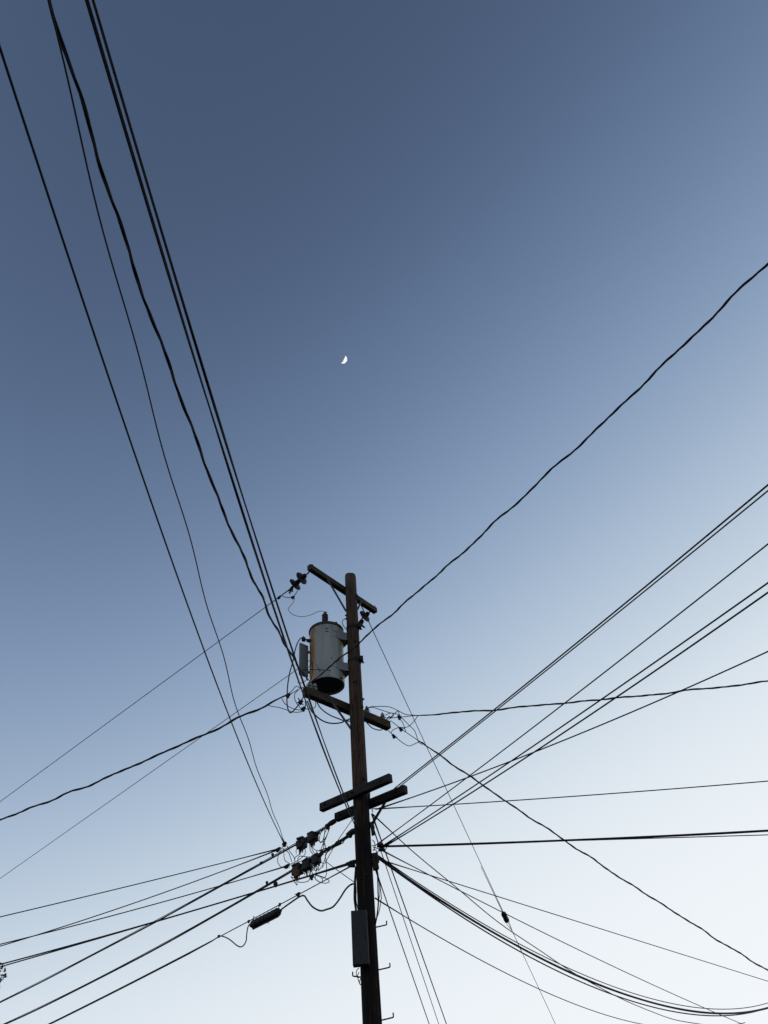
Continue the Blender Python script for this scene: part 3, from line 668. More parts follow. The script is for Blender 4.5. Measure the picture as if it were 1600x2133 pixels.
# stencilled marks, spots, drain plug
cf = math.atan2(-TY, -TX)
def on_tank(ang, z, out=.0015):
    a = cf+ang
    return T0+V((math.cos(a)*(TR+out), math.sin(a)*(TR+out), z)), V((-math.sin(a), math.cos(a), 0))
for z, w in ((H*.872, .030), (H*.815, .030)):
    p, t = on_tank(.03, z)
    MB().box(p, (w, .0015, .004), t).build('stencil_mark', M_black, tr, smooth=False)
    MB().box(p+V((0, 0, .017)), (.006, .0015, .014), t).build('stencil_mark', M_black, tr, smooth=False)
    MB().box(p+V((0, 0, .006))+t*.012, (.006, .0014, .006), t).build('stencil_mark', M_black, tr, smooth=False)
for ang, z, r in ((.28, H*.33, .010), (.30, H*.345, .006), (-.66, H*.875, .008), (-.60, H*.87, .007), (-.55, H*.80, .006), (-.74, H*.85, .005), (-.42, H*.66, .005)):
    p, t = on_tank(ang, z)
    nrm = t.cross(V((0, 0, 1)))
    MB().lathe(p, -nrm if nrm.dot(p-T0) < 0 else nrm, [(r, -.001), (r, .001)], 9).build('chip', M_black, tr, smooth=False)
MB().lathe(T0+V((.24, -.16, .03)), (1, -.6, -.4), [(.014, 0), (.014, .03), (.009, .03), (.009, .05)], 8).build('drain_plug', M_iron, tr)

# ------------------------------------------------------------------ equipment cabinet
cz0, cz1 = 4.112, 4.732
cc = V((-.832, 10.327, (cz0+cz1)/2))
cab = thing('equipment_cabinet', 'dark grey metal equipment cabinet on the lower front of the pole', 'cabinet', (cc.x, cc.y, cz0))
CX = (SIDE+VIEW*-.06).normalized()
CY = V((-CX.y, CX.x, 0))
MB().box(cc+CY*.055, (.101, .055, .310), CX, bev=.004).build('body', M_cab, cab, smooth=False)
MB().box(cc-CY*.004, (.098, .0035, .306), CX, bev=.002).build('door', M_cab, cab, smooth=False)
MB().box(cc-CY*.009+CX*.075+V((0, 0, -.02)), (.006, .004, .02), CX, bev=.002).build('latch', M_iron, cab, smooth=False)
MB().box(cc+CY*.12+V((0, 0, .1)), (.03, .02, .2), CX).build('mount', M_iron, cab, smooth=False)

# ------------------------------------------------------------------ spans
def span_pts(k, step=0.25, wave=0.0, per=1.0, t0=0.0, ext=None, drop=0.0):
    s = SP[k]
    A, B = V(s['A']), V(s['B'])
    e = ext or s['ext']
    L = (B-A).length*(e-t0)
    n = max(12, int(L/step))
    h = V((B.x-A.x, B.y-A.y, 0)).normalized()
    lat = V((-h.y, h.x, 0))
    ph = sum(map(ord, k))
    out = []
    for i in range(n+1):
        t = t0+(e-t0)*i/n
        p = A.lerp(B, t) - V((0, 0, 4*s['sag']*t*(1-t)+drop))
        if wave:
            d = t*(B-A).length
            env = min(1, d*2)
            p += (lat*math.sin(d/per*6.28+ph)+V((0, 0, 1))*math.sin(d/per*4.7+ph*2)*.7)*wave*env
            p += lat*wave*.6*math.sin(d/per*2.17+ph)*env
        out.append(p)
    pre = [V(p) for p in s.get('pre', [])]
    if pre and t0 == 0: out = spline(pre+[out[0]], 5)[:-1]+out
    return out

def wire(k, name, label, cat, r, m=M_cable, group=None, **kw):
    kw.setdefault('step', .15)
    pts = span_pts(k, **kw)
    d, rr = 0.0, []
    for i, p in enumerate(pts):                     # a wound grip thickens the first hand's breadths
        if i: d += (p-pts[i-1]).length
        rr.append(r*THICK*(1+.55*max(0.0, 1-d/.6)))
    return tag(MB().tube(pts, rr, 8).build(name, m), label, cat, group)

def helix(pts, hr, pitch, ph):
    out, d = [], 0.0
    for i, p in enumerate(pts):
        if i: d += (p-pts[i-1]).length
        t = (pts[min(i+1, len(pts)-1)]-pts[max(i-1, 0)]).normalized()
        a = t.cross(V((0, 0, 1))).normalized()
        b = a.cross(t)
        w = 6.2832*d/pitch+ph+0.5*math.sin(d*1.7)
        e = min(1, .25+d*1.5)
        out.append(p+(a*math.cos(w)+b*math.sin(w))*hr*e)
    return out

def twisted(k, label, r, hr, pitch, wave=.008, group='twisted service cables', rm=None):
    pts = span_pts(k, .05, wave, .9)
    root = thing('service_cable', label, 'cable', pts[0], group)
    MB().tube(helix(pts, hr*.5, pitch, 3.6), rm or r*.8, 6).build('messenger', M_bare, root)
    MB().tube(helix(pts, hr, pitch, 0), r, 7).build('conductor', M_cable, root)
    MB().tube(helix(pts, hr, pitch, 1.9), r, 7).build('conductor', M_cable, root)
    return root

def lashed(k, name, label, rm, rc, gap, group=None, pitch=9.0, t0=0, wave=0):
    pts = span_pts(k, .12, wave, 1.3, t0=t0)
    root = thing(name, label, 'cable', pts[0], group)
    MB().tube(pts, rm, 7).build('messenger', M_bare, root)
    MB().tube([p-V((0, 0, gap*(1+.15*math.sin(i*.21)))) for i, p in enumerate(pts)], rc, 8).build('sheath', M_cable, root)
    return root

OV = 'cables passing overhead to the upper left'
wire('W1', 'telephone_cable', 'leftmost overhead cable, leaving the picture at its left edge high up', 'cable', .0056, group=OV)
wire('W2', 'telephone_cable', 'thin wavy overhead wire, second from the left', 'wire', .0042, group=OV, step=.12, wave=.010, per=1.7)
twisted('W3', 'thick twisted overhead service cable rising to the upper left corner from the transformer arm', .0078, .0100, .85, .010, OV)
for k, lab in (('W4', 'left of the two close thick cables running overhead from the pole to the top edge'), ('W5', 'rightmost overhead cable, right one of the close thick pair at the top edge')):
    pts = span_pts(k, .12)
    root = thing('communication_cable', lab, 'cable', pts[0], OV)
    MB().tube(helix(pts, .0038, 7.0, 0.4 if k == 'W4' else 2.0), .0052, 8).build('messenger', M_cable2, root)
    MB().tube(helix(pts, .0046, 7.0, 3.5 if k == 'W4' else 5.1), .0058, 8).build('sheath', M_cable, root)

RG = 'wires leaving the pole to the right'
twisted('R1', 'wavy twisted service cable crossing in front of the transformer to the upper right', .0064, .0086, .5, .010, RG)
wire('R2', 'communication_cable', 'upper of two close cables rising to the right edge from the back crossarm', 'cable', .0075, group=RG)
wire('R2b', 'communication_cable', 'lower of two close cables rising to the right edge from the back crossarm', 'cable', .0062, group=RG)
wire('R3', 'drop_wire', 'thin single wire to the right edge just below the close pair of cables', 'wire', .0058, group=RG)
wire('R4', 'drop_wire', 'upper of two parallel wires reaching the right edge below the thin single wire', 'wire', .0068, group=RG)
wire('R5', 'drop_wire', 'lower of two parallel wires reaching the right edge below the thin single wire', 'wire', .0072, group=RG)
wire('R6', 'drop_wire', 'wire rising gently right from the back crossarm, crossing the wavy level service cable', 'wire', .0070, group=RG)
twisted('R7', 'twisted service cable running nearly level right from the transformer arm end', .0075, .0095, .55, .009, RG)
wire('R8', 'drop_wire', 'nearly level thin wire going right from just under the crossarms', 'wire', .0062, group=RG)
lashed('R9', 'communication_cable', 'thick nearly level cable going right from the clamps on the pole', .007, .010, .012, RG)
wire('R9b', 'drop_wire', 'thin wire just under the thick level cable, parting from it near the right edge', 'wire', .0055, group=RG)
twisted('R10', 'twisted service cable falling from the transformer arm end to the lower right corner', .0078, .0095, .55, .010, RG)
guy = wire('R11', 'guy_wire', 'thin straight guy wire slanting down right from the top crossarm through a black insulator', 'guy wire', .0062, M_bare, step=.5)
lashed('R12', 'communication_cable', 'thickest sagging cable curving from the pole to the lower right edge', .008, .0125, .014, RG)
wire('R12b', 'communication_cable', 'sagging cable just below the thickest one at lower right', 'cable', .0085, M_cable, RG)
wire('R12c', 'drop_wire', 'thin sagging wire just above the thickest cable at lower right', 'wire', .0065, M_cable, RG)
wire('Ra', 'drop_wire', 'thin wire from the pole to the bottom right corner, passing the guy insulator', 'wire', .0062, group=RG)
wire('Rb', 'drop_wire', 'thin straight wire to the lower right edge, above the sagging cables', 'wire', .0062, group=RG)
wire('Rc', 'drop_wire', 'thin wire from under the crossarms that dips through the sagging cables at lower right', 'wire', .0062, group=RG, step=.15, wave=.008, per=2.0)
wire('R14', 'drop_wire', 'lowest wire on the right, from behind the pole to the bottom edge', 'wire', .0065, group=RG)
wire('S1', 'drop_wire', 'rightmost of three steep wires dropping from the pole to the bottom edge', 'wire', .0085, group=RG)
wire('S2', 'drop_wire', 'middle one of three steep wires dropping from the pole to the bottom edge', 'wire', .0060, group=RG)
wire('S3', 'drop_wire', 'leftmost of three steep wires dropping from the pole to the bottom edge', 'wire', .0070, group=RG)

LG = 'wires leaving the pole to the left'
wire('L1', 'primary_conductor', 'thin bare line to the left edge from the left disc insulators', 'power line', .0062, M_bare, LG)
wire('L2', 'primary_conductor', 'thin bare line passing behind the transformer to the left edge', 'power line', .0062, M_bare, LG)
twisted('L3', 'twisted service cable sloping down to the left edge from the transformer arm', .0098, .0108, .75, .012, LG)
lashed('SA', 'communication_cable', 'thick cable on the upper strand of splice boxes, running to the lower left', .0055, .0125, .022, LG)
lashed('SB', 'communication_cable', 'thick cable on the lower strand of splice boxes, running to the lower left corner', .0055, .0125, .020, LG)
wire('SC', 'communication_cable', 'upper of two nearly touching cables sloping from the pole to the left edge', 'cable', .0085, group=LG)
wire('SC2', 'communication_cable', 'lower of two nearly touching cables sloping from the pole to the left edge', 'cable', .0075, group=LG)
wire('SD', 'support_strand', 'lowest strand on the left, carrying the long black splice case', 'strand', .0062, M_bare, LG)
wire('L4', 'drop_wire', 'uppermost thin drop wire from the splice boxes to the left edge', 'wire', .0065, group=LG)
wire('L5', 'drop_wire', 'second thin drop wire from the upper splice boxes to the left edge', 'wire', .0065, group=LG)
wire('L7', 'drop_wire', 'thin drop wire from the clamp beside the orange capped splice box to the left edge', 'wire', .0065, group=LG)

# ------------------------------------------------------------------ disc insulators and the taps
def disc_string(pts, label, clamp_to):
    p = [V(q) for q in pts]
    root = thing('disc_insulator', label, 'insulator', p[0], 'disc insulator strings on the top crossarm')
    prev = p[0]
    MB().tube([p[0]+V((.01, 0, .03)), p[0], p[0].lerp(p[1], .45)], .013, 8).build('shackle', M_iron, root)
    for i in (1, 2):
        ax = (p[i]-(p[i-1] if i == 1 else p[1])).normalized()
        c = p[i]
        MB().lathe(c-ax*.10, ax, [(.02, 0), (.040, .012), (.047, .05), (.050, .078), (.058, .088)], 20).build('cap', M_iron, root)
        MB().lathe(c, ax, [(.055, -.018), (.115, -.006), (.128, .006), (.128, .014), (.112, .012), (.098, .024), (.088, .010), (.072, .026), (.058, .010), (.03, .03)], 32).build('disc', M_porcelain, root)
        MB().lathe(c+ax*.02, ax, [(.016, 0), (.016, .07)], 10).build('pin', M_iron, root)
    ax = (p[3]-p[2]).normalized()
    MB().tube([p[2]+ax*.05, p[2]+ax*.09, p[3], V(clamp_to)], [.018, .026, .020, .008], 10).build('strain_clamp', M_iron, root)
    dn = V((0, 0, -1))
    MB().box(p[3]-ax*.03+dn*.05, (.05, .012, .012), ax, bev=.003).build('clamp_bolt', M_iron, root)
    MB().box(p[3]-ax*.06+dn*.075, (.012, .01, .03), ax, bev=.003).build('clamp_bolt', M_iron, root)
    MB().box(p[3]-ax*.0+dn*.07, (.012, .01, .025), ax, bev=.003).build('clamp_bolt', M_iron, root)
    return root
disc_string(PL['insL'][:4], 'pair of brown porcelain discs at the left end of the top crossarm', PL['insL'][4])
disc_string(PL['insR'][:4], 'brown porcelain discs under the right end of the top crossarm, half behind the pole', PL['insR'][4])

def jumper(k, label, r, group=None, m=M_cable, name='jumper_wire', n=8):
    return tag(MB().tube(spline(PL[k], n), r*THICK, 7).build(name, m), label, 'wire', group)
jumper('tapL1', 'short tap wire hooked between the left disc insulators and the bare line', .006, 'jumper wires', M_bare)
jumper('leadHV', 'thin looping lead from the left line tap to the bushing on the transformer', .0042, 'jumper wires')
jumper('arrester', 'tiny hooked lead just left of the pole above the transformer', .006, 'jumper wires')

def connector(p, label, ax, L=.035, r=.016, spikes=0, group='wire connectors', cat='connector'):
    p, ax = V(p), V(ax).normalized()
    root = thing('wire_connector', label, cat, p, group)
    MB().lathe(p-ax*L, ax, [(r*.5, 0), (r, L*.35), (r*1.05, L), (r, L*1.65), (r*.5, L*2)], 10).build('body', M_plastic, root)
    MB().box(p+V((0, 0, -r)), (L*.45, r*.8, r*.7), ax, bev=.003).build('clamp_block', M_iron, root)
    for i in range(spikes):
        d = V((random.uniform(-1, 1), random.uniform(-.4, .4), random.uniform(-1, 1))).normalized()
        MB().tube([p, p+d*r*2.6], r*.28, 6).build('tail', M_cable, root)
    return root
dL1 = V(SP['L1']['B'])-V(SP['L1']['A'])
connector(PL['connL1'][0], 'small tap connector on the bare line left of the disc insulators', dL1, .05, .02, 1)
connector(PL['connL1'][1], 'small connector hanging under the left disc insulators', (1, 0, .4), .035, .022, 0)

# ------------------------------------------------------------------ splice boxes on the strands
def terminal(p, ax, label, s=1.0, cap=False, seed=0):
    rnd = random.Random(seed)
    p = V(p); X = V(ax).normalized()
    Y = V((0, 0, 1)).cross(X).normalized()
    Z = X.cross(Y)
    root = thing('splice_box', label, 'splice box', p, 'splice boxes hung on the strands')
    MB().box(p, (.070*s, .052*s, .058*s), X, bev=.018*s, seg=2, jit=.015).build('housing', M_plastic, root, sharp=50)
    MB().box(p+Z*.062*s, (.056*s, .060*s, .013*s), X+Y*rnd.uniform(-.2, .2), bev=.006, jit=.007).build('lid', M_plastic, root)
    for k in (-1, 1):
        MB().lathe(p+X*k*.07*s+Z*.03, X*k, [(.03*s, 0), (.026*s, .03), (.016, .04), (.014, .07)], 12).build('gland', M_plastic, root)
    for k in range(5):
        q = p+X*(.026*(k-2))*s+Y*rnd.uniform(-.03, .03)-Z*.06*s
        MB().lathe(q, -Z+X*rnd.uniform(-.3, .3), [(.014, 0), (.014, .028), (.009, .03), (.006, .05+rnd.random()*.02)], 9).build('port', M_plastic, root)
    for k in range(9):
        q = p+X*rnd.uniform(-.065, .065)*s-VIEW*.05*s+Z*rnd.uniform(-.055, .05)
        MB().box(q, (rnd.uniform(.006, .018), .016, rnd.uniform(.01, .03)), X+Z*rnd.uniform(-.5, .5), bev=.004).build('rib', M_plastic, root)
    for k in range(5):
        q = p+X*rnd.uniform(-.07, .07)*s-VIEW*rnd.uniform(-.03, .05)*s+Z*rnd.choice((-.05, .055))
        d = V((rnd.uniform(-1, 1), rnd.uniform(-1, .3), rnd.uniform(-1, .8))).normalized()
        MB().tube(spline([q, q+d*.04, q+d*.06-V((0, 0, .03)), q+d*.05-V((0, 0, .07))], 4), .005, 6).build('tail', M_cable, root)
    if cap:
        d = (-VIEW+X*.35-Z*.35).normalized()
        o = MB().lathe(p+d*.050*s-X*.006-Z*.028, d, [(.046, 0), (.046, .02), (.040, .026), (.015, .028)], 22).build('end_cap', M_orange, root)
        o['label'] = 'orange brown round end cap'
dA = V(SP['SA']['B'])-V(SP['SA']['A']); dB = V(SP['SB']['B'])-V(SP['SB']['A']); dD = V(SP['SD']['B'])-V(SP['SD']['A'])
a1, a2 = PL['boxA']
b1, b2, b3 = PL['boxB']
terminal(a1, dA, 'black splice box on the upper strand, nearest to the crossarm', 1.1, False, 1)
terminal(a2, dA, 'black splice box on the upper strand, farther from the crossarm', 1.12, False, 2)
terminal(b1, dB, 'black splice box on the lower strand, nearest to the pole', .92, False, 3)
terminal(b2, dB, 'black splice box on the lower strand, in the middle of three', 1.05, False, 4)
terminal(b3, dB, 'splice box with an orange round cap on the lower strand', 1.08, True, 5)

LOOP_A = ('narrow closed wire loop hanging from the tape tie below the back crossarm', 'wire curling from the tape tie down to the lower splice boxes', 'widest bowed wire loop hanging right of the tape tie', 'long wire dropping from the tape tie to the nearest lower splice box',
          'left of the wires dropping from the nearest upper splice box', 'middle of the wires dropping from the nearest upper splice box', 'wire sagging right from under the nearest upper splice box', 'left wire curving down from the farther upper splice box', 'right wire curving down from the farther upper splice box',
          'large open wire loop hanging farthest left below the upper strand', 'inner wire loop hanging left below the upper strand', 'upper of two slanting wires between the long connector and the orange capped box', 'slanting wire ending just above the orange capped splice box',
          'short kinked wire right of the nearest upper splice box', 'short wire from the tape tie to the gland of the nearest upper splice box')
LOOP_B = ('flat wire running over the middle lower splice box', 'arched wire just above the middle lower splice box', 'short upright wire under the orange capped and middle lower boxes', 'wire hooking down under the middle lower splice box', 'short wire slanting right under the middle lower splice box',
          'left wire hanging under the nearest lower splice box', 'right wire hanging under the nearest lower splice box', 'wide wire loop sagging under the orange capped splice box', 'larger coil of wire below the nearest lower splice box', 'smaller coil of wire inside the larger one below the lower splice boxes',
          'pointed loose wire end below the orange capped splice box', 'straight slanting wire from the cable bundle down past the nearest lower splice box', 'bowed wire falling from the cable bundle past the lower splice boxes', 'tiny wire loop right under the nearest lower splice box', 'small wire curl on top of the orange capped splice box')
for c, labs in (('A', LOOP_A), ('B', LOOP_B)):
    for i, l in enumerate(labs):
        jumper('loop%s%d' % (c, i), l, .0048, 'drop wires tangled around the splice boxes', name='drop_wire')
jumper('diag1', 'thin straight wire from the nearest lower splice box down to the pole', .0045, 'jumper wires')
jumper('diag2', 'thin straight wire from behind the back crossarm down to the lower splice boxes', .0045, 'jumper wires')
for k, lab in (('bundleA', 'bundle of black cables from the left end of the back crossarm to the upper strand'), ('bundleB', 'thick bundle of black cables leading from the pole to the lower splice boxes')):
    root = thing('cable_bundle', lab, 'cable bundle', PL[k][0])
    pts = spline(PL[k], 10)
    for j in range(5):
        w = [p+V((random.uniform(-.012, .012), random.uniform(-.02, .02), .018*math.sin(i*.3+j*1.4)-.010*j+.015)) for i, p in enumerate(pts)]
        w = spline(w[::4]+[w[-1]], 6)
        MB().tube(w, .0065, 6).build('cable', M_cable, root)
    MB().lathe(pts[0], (pts[6]-pts[0]), [(.022, 0), (.036, .03), (.038, .10), (.026, .16)], 10).build('grip', M_iron, root)
jumper('bundleB2', 'slack wire sagging under the thick cable bundle left of the pole', .005, 'jumper wires')
lab = ('blob shaped clamp where the two leftmost overhead cables land on the upper strand', 'long black connector on the uppermost drop wires left of the splice boxes', 'small square lashing clamp left of the long connector', 'farthest small lashing clamp out on the thick upper cable', 'tape tie gathering the cable bundle below the back crossarm')
for p, l, L, r in zip(PL['clampA'], lab, (.045, .065, .022, .03, .04), (.026, .022, .02, .014, .03)):
    connector(p, l, dA, L, r)
lab = ('black clamp with a tail left of the orange capped splice box', 'small clamp above the thick lower cable', 'clamp on the lower cable where the cables converge', 'black grip where the lower strand meets the pole')
for p, l, L, r in zip(PL['clampB'], lab, (.06, .02, .035, .05), (.02, .018, .026, .03)):
    connector(p, l, dB, L, r, 1 if L == .06 else 0)
connector(PL['clampC'][0], 'black grip where the two nearly touching cables meet the pole', V(SP['SC']['B'])-V(SP['SC']['A']), .06, .022)
connector(PL['clampC'][1], 'clamp on the two nearly touching cables under the splice boxes', V(SP['SC']['B'])-V(SP['SC']['A']), .03, .026)

# long splice case with its cables
q0, q1 = V(PL['case'][0]), V(PL['case'][1])
X = (q1-q0).normalized()
root = thing('splice_case', 'long black ribbed splice case hanging under the lowest strand', 'splice case', (q0+q1)/2)
L = (q1-q0).length
MB().lathe(q0, X, [(.02, -.03), (.024, 0), (.052, .02), (.056, .04), (.056, L-.04), (.052, L-.02), (.024, L), (.02, L+.03)], 16).build('shell', M_plastic, root)
for i in range(7):
    MB().lathe(q0+X*(.05+(L-.1)*i/6), X, [(.057, -.006), (.061, -.004), (.061, .004), (.057, .006)], 16).build('rib', M_plastic, root)
MB().box((q0+q1)/2-V((0, 0, .058)), (L*.46, .010, .012), X, bev=.003).build('flange', M_plastic, root)
for s in (.03, L-.02):
    MB().tube([q0+X*s+V((0, 0, .05)), q0+X*s+V((0, 0, .085)), q0+X*(s+.01)+V((0, 0, .115))], .007, 6).build('hanger', M_iron, root)
MB().tube(spline([q0+X*L*.55-V((0, 0, .06)), q0+X*L*.6-V((.01, 0, .085)), q0+X*L*.62-V((0, 0, .07)), q0+X*L*.64-V((0, 0, .1))], 4), .003, 5).build('tie', M_cable, root)
tag(MB().tube(spline(PL['caseR'], 8), .0115, 9).build('communication_cable', M_cable2), 'thick slack cable looping from the long splice case up to the pole', 'cable', LG)
s = SP['SD']
A, B = V(s['A']), V(s['B'])
tail = [p for p in span_pts('SD', .2, drop=.017)]
last = V(PL['caseL'][-1])
tail = [p for p in tail if (p-A).length > (last-A).length+.15]
pts = spline(PL['caseL'][:-1], 8)+tail
tag(MB().tube(pts, .0085, 9).build('communication_cable', M_cable), 'cable looping from the long splice case and following the lowest strand to the bottom edge', 'cable', LG)
for p, l in zip(PL['hang'], ('left hanger clamp of the long splice case', None, 'small clamp above the right end of the long splice case', 'double clamp where the slack cable leaves the lowest strand', 'clamp on the lowest strand left of the cable loop')):
    if l: connector(p, l, dD, .022 if 'double' not in l else .04, .016 if 'double' not in l else .02, 1 if 'double' in l else 0)

# ------------------------------------------------------------------ transformer arm: leads, connectors, insulators
tag(MB().tube(spline(PL['secA'], 8), .0095, 8).build('secondary_lead', M_cable), 'thick black lead arching from the transformer left side down to the arm end', 'wire', 'jumper wires')
for k, l in (('t2', 'peaked jumper wire just above the left service cable connector'), ('t3', 'straight jumper wire from the left service cable connector to the arm end'), ('t4', 'oval jumper wire loop left of the transformer arm end'), ('t5', 'thin jumper wire sagging from the left service cable to the lowest connector'),
             ('t6', 'long jumper wire sagging lowest under the left service cable'), ('t8', 'small hooked wire under the left end of the transformer arm'), ('t9', 'short wire end sticking out left of the arm end insulators'), ('t10', 'upright jumper wire at the left end face of the transformer arm')):
    jumper(k, l, .0052, 'jumpers at the left end of the transformer arm')
jumper('t7', 'lower of two thick leads sagging under the transformer arm to the pole', .0095, 'jumper wires')
jumper('t7b', 'upper of two thick leads sagging under the transformer arm to the pole', .0085, 'jumper wires')
jumper('underR', 'short thick lead sagging under the right half of the transformer arm', .0075, 'jumper wires')
jumper('tank1', 'thin level wire crossing low in front of the transformer', .005, 'jumper wires')
jumper('tank2', 'short upright wire in front of the rust streaks on the transformer', .0055, 'jumper wires')
jumper('tank3', 'short slanting wire end beside the upright wire on the transformer', .004, 'jumper wires')
jumper('tank4', 'short loose wire end slanting in front of the lower transformer tank', .0045, 'jumper wires')
jumper('tank5', 'thin wire from the transformer side panel down to the arm end', .005, 'jumper wires')
for p, l, sp in zip(PL['connT'], ('black connector joining the left service cable to its jumpers', 'spiky black connector hanging left of the transformer arm', 'lowest black connector below the left end of the transformer arm'), (1, 5, 1)):
    connector(p, l, (.7, 0, .4), .04, .026, sp)
for k, l in (('q1', 'uppermost arched jumper wire right of the pole, from the insulator beside it'), ('q2', 'long jumper wire from the insulator beside the pole curving down to the falling service cable'), ('q3', 'short bent tie wire at the right end insulator'), ('q4', 'peaked jumper wire above the upper right connector'), ('q5', 'straight jumper wire through the upper right connector to the level service cable'),
             ('q6', 'straight jumper wire from the arm end through the middle right connector'), ('q7', 'lowest jumper wire sagging from under the arm end to the falling service cable'), ('q8', 'jumper wire looping from the lowest right connector up to the level service cable'), ('q9', 'short bowed jumper wire between the upper and middle right connectors')):
    jumper(k, l, .0055, 'jumpers at the right end of the transformer arm')
for p, l in zip(PL['connQ'], ('upper connector of three right of the transformer arm', 'middle connector of three right of the transformer arm', 'lowest connector of three, on the lead under the transformer arm end')):
    connector(p, l, (.6, .2, -.6), .04, .024, 1)

def spool(p, label):
    p = V(p)
    root = thing('spool_insulator', label, 'insulator', p, 'pale glass insulators on the transformer arm')
    MB().lathe(p-V((0, 0, .05)), (0, 0, 1), [(.012, 0), (.012, .16)], 8).build('pin', M_iron, root)
    MB().lathe(p-V((0, 0, .02)), (0, 0, 1), [(.030, 0), (.044, .008), (.044, .022), (.026, .034), (.024, .045), (.040, .055), (.040, .068), (.024, .080), (.030, .09), (.028, .105), (.012, .115)], 20).build('glass', M_glass, root)
    MB().tube([p+V((.03, -.01, .03)), p+V((.0, -.035, .03)), p+V((-.03, 0, .03)), p+V((0, .03, .03)), p+V((.06, .02, .025))], .006, 6).build('tie_wire', M_cable, root)
TOPZ = 7.775+.138
def arm_top(s, side=0.0): return V((cS.x, cS.y, TOPZ+.03)) + XS*s + NSx*side
spool(arm_top(.42), 'pale glass insulator on the transformer arm beside the pole')
spool(arm_top(.78), 'pale glass insulator on the transformer arm near its right end')
spool(arm_top(-.80), 'pale glass insulator at the left end of the transformer arm')
spool(arm_top(-.72, -.02), 'second pale glass insulator at the left end of the transformer arm, nearer the tank')
MB().tube([arm_top(.86)+V((0, 0, -.03)), arm_top(.86)+V((.02, 0, .03)), arm_top(.86)+V((.07, 0, .06))], .012, 7).build('hook', M_iron, armS)

# ------------------------------------------------------------------ cables running along the pole
for k, l, r in (('v1', 'thickest slack cable hanging along the right side of the pole', .0085), ('v2', 'bowed slack cable hanging farthest right along the pole', .005), ('v3', 'thin slack cable between the others right of the pole', .004),
                ('v4', 'cable running down the left side of the pole into the cabinet', .0085), ('v5', 'second cable running down the left side of the pole into the cabinet', .006), ('v6', 'short cable bending into the cabinet top from the pole', .006)):
    jumper(k, l, r, 'cables running along the pole', name='riser_cable')
for k, l in (('c1', 'bowed wire against the right side of the pole above the clamps'), ('c2', 'upper wire from the pole to the clamp of the thick level cable'), ('c3', 'lower wire from the pole to the clamp of the thick level cable'), ('c4', 'small hooked wire below the clamps right of the pole'), ('c5', 'wire curl beside the start of the sagging cables'), ('c6', 'short hook where the nearly level thin wire meets the pole')):
    jumper(k, l, .0055, 'wire loops in the clamps on the right of the pole')
for k, l in (('cab1', 'upper wire coil just under the cabinet'), ('cab2', 'lower wire coil behind the left step under the cabinet'), ('cab3', 'innermost small wire coil under the cabinet')):
    jumper(k, l, .0045, 'wire coils under the cabinet')

# ------------------------------------------------------------------ guy insulator
p, q = V(PL['barrel'][0]), V(PL['barrel'][1])
ax = (q-p).normalized()
Lb = (q-p).length
root = thing('guy_insulator', 'black barrel shaped strain insulator halfway along the guy wire', 'insulator', (p+q)/2)
MB().lathe(p, ax, [(.03, 0), (.062, .05), (.066, .10), (.058, Lb*.5), (.066, Lb-.10), (.062, Lb-.05), (.03, Lb)], 14).build('body', M_plastic, root)
gp = [V(v) for v in PL['grip']]
MB().tube([gp[0], gp[0].lerp(gp[1], .5), gp[1]], [.006, .0072, .008], 7).build('grip', M_cable, root)
side = ax.cross(VIEW).normalized()
for s_ in (-1, 1):
    MB().tube(spline([q-ax*.05+side*s_*.045, q+ax*.02+side*s_*.05, gp[3], gp[3].lerp(gp[4], .5)+side*s_*.004, gp[4]], 5), .005, 6).build('grip', M_cable, root)

# ------------------------------------------------------------------ tree beyond, at the left
tp0 = V(PL['tree'][0])
hd = V((tp0.x, tp0.y, 0)).normalized()
lt = V((-hd.y, hd.x, 0))
tc = V((tp0.x, tp0.y, 0))+lt*2.35
tree = thing('broadleaf_tree', 'dark leafy tree just showing at the lower left edge', 'tree', tc)
rt = random.Random(21)
tb = MB()
top = tc+V((.1, .1, 5.6))
tb.tube(spline([tc-V((0, 0, .3)), tc+V((.05, 0, 1.6)), tc+V((-.05, .1, 3.4)), top, tc+V((.05, .1, 7.2))], 6), [.24-.2*i/24 for i in range(25)], 12)
clumps = [(tc+V((0, 0, 7.0)), 1.5)]
for i in range(26):
    a = rt.uniform(0, 6.28); h = rt.uniform(4.3, 8.4)
    rr = 1.95*math.sqrt(max(.05, 1-((h-6.2)/2.5)**2))
    e = tc+V((math.cos(a)*rr*.9, math.sin(a)*rr*.9, h))
    st = tc+V((0, 0, max(2.6, h-rt.uniform(1.2, 2.4))))
    tb.tube(spline([st, st.lerp(e, .5)+V((0, 0, -.15)), e], 4), [.06-.048*j/8 for j in range(9)], 6)
    clumps.append((e, rt.uniform(.5, .8)))
vis = V((tp0.x, tp0.y, tp0.z-.05))+lt*.37
clumps.append((vis, .42)); clumps.append((vis+V((0, 0, -.75))+lt*.20, .42)); clumps.append((vis+V((0, 0, -1.4))+lt*.15, .45))
tb.tube([tc+V((0, 0, 5.6)), tc.lerp(vis, .6)+V((0, 0, vis.z*.42+.9)) , vis], [.06, .035, .012], 6)
tb.build('trunk', M_bark, tree)
lv_, lf = [], []
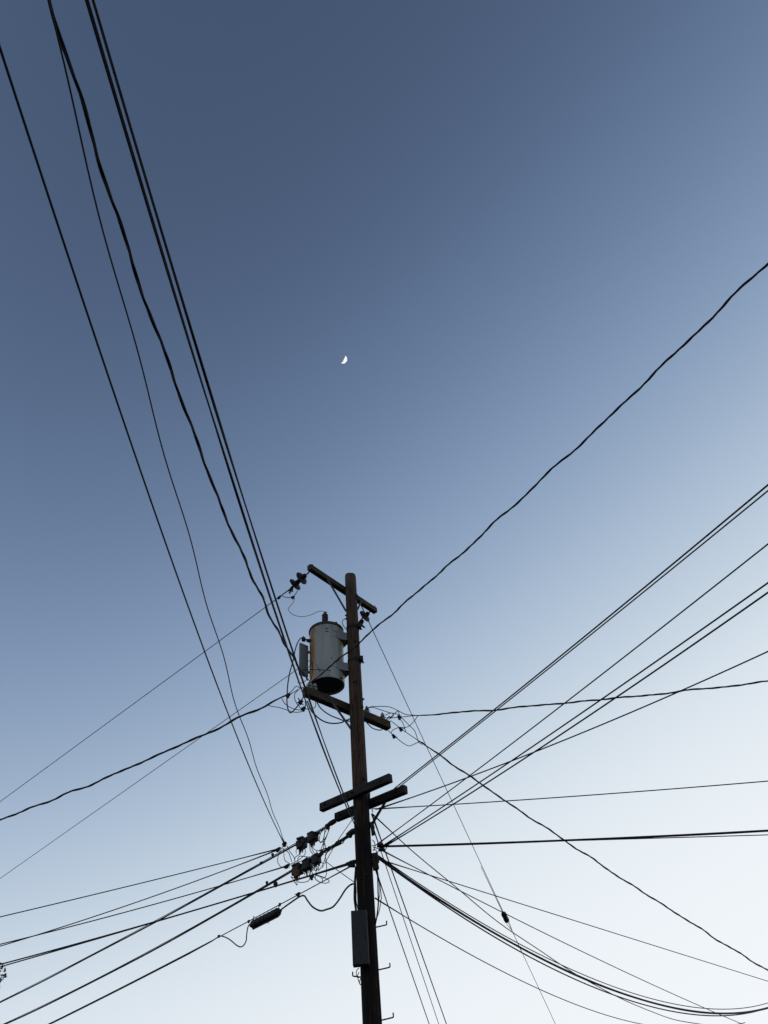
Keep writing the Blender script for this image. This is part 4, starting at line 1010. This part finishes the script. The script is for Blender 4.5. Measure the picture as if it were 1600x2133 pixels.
for c, r in clumps:
    for j in range(int(520*r)):
        d = V((rt.gauss(0, 1), rt.gauss(0, 1), rt.gauss(0, 1))).normalized()*r*rt.random()**.45
        p = c+d
        u = V((rt.gauss(0, 1), rt.gauss(0, 1), rt.gauss(0, 1))).normalized()
        w = u.cross(V((rt.gauss(0, 1), rt.gauss(0, 1), rt.gauss(0, 1)))).normalized()
        a = rt.uniform(.05, .085); b = a*.42
        n0 = len(lv_)
        lv_ += [p-u*a, p+w*b, p+u*a, p-w*b]
        lf.append((n0, n0+1, n0+2, n0+3))
crown = MB().add(lv_, lf).build('crown', M_leaf, tree, smooth=False)
crown['kind'] = 'stuff'

# ------------------------------------------------------------------ the moon
mc = V(PL['moon'][0])
ms, mv, mx = [V(q)/1000 for q in PL['moonaxes']]
MR = 17.0
M_moon = bpy.data.materials.new('moonlight')
M_moon.use_nodes = True
nt = M_moon.node_tree
nt.nodes.clear()
def node(t, **kw):
    n_ = nt.nodes.new(t)
    for k_, v_ in kw.items(): setattr(n_, k_, v_)
    return n_
em = node('ShaderNodeEmission')
em.inputs[1].default_value = 0.24
tra = node('ShaderNodeBsdfTransparent')
mixs = node('ShaderNodeMixShader')
out = node('ShaderNodeOutputMaterial')
tcn = node('ShaderNodeTexCoord')
rp = node('ShaderNodeValToRGB')
rp.color_ramp.elements[0].position, rp.color_ramp.elements[1].position = .36, .58
rp.color_ramp.elements[0].color, rp.color_ramp.elements[1].color = (.50, .49, .46, 1), (1, .98, .93, 1)
nz = node('ShaderNodeTexNoise')
nz.inputs['Scale'].default_value = .14
nt.links.new(tcn.outputs['Object'], nz.inputs['Vector'])
nt.links.new(nz.outputs[0], rp.inputs[0])
nt.links.new(rp.outputs[0], em.inputs[0])
def lit_by(d, a, b_):
    """how far a point of the globe faces the fixed direction d"""
    dt = node('ShaderNodeVectorMath', operation='DOT_PRODUCT')
    dt.inputs[1].default_value = d
    nt.links.new(tcn.outputs['Object'], dt.inputs[0])
    mr = node('ShaderNodeMapRange', interpolation_type='SMOOTHSTEP')
    mr.inputs[1].default_value, mr.inputs[2].default_value = a*MR, b_*MR
    nt.links.new(dt.outputs['Value'], mr.inputs[0])
    return mr.outputs[0]
fac = times(nt, lit_by(ms*.99-mv*.12, -.02, .32), lit_by(mv, -.03, .0))     # sunlit half of the near side; the rest is lost in the blue air
nt.links.new(fac, mixs.inputs[0])
nt.links.new(tra.outputs[0], mixs.inputs[1])
nt.links.new(em.outputs[0], mixs.inputs[2])
nt.links.new(mixs.outputs[0], out.inputs[0])
bm = bmesh.new()
bmesh.ops.create_uvsphere(bm, u_segments=64, v_segments=40, radius=MR)
bm.verts.index_update()
globe = MB().add([v.co.copy() for v in bm.verts], [tuple(v.index for v in f.verts) for f in bm.faces])
bm.free()
tag(globe.build('moon', M_moon, M=Matrix.Translation(mc)), 'small bright white crescent moon high in the blue sky', 'moon')
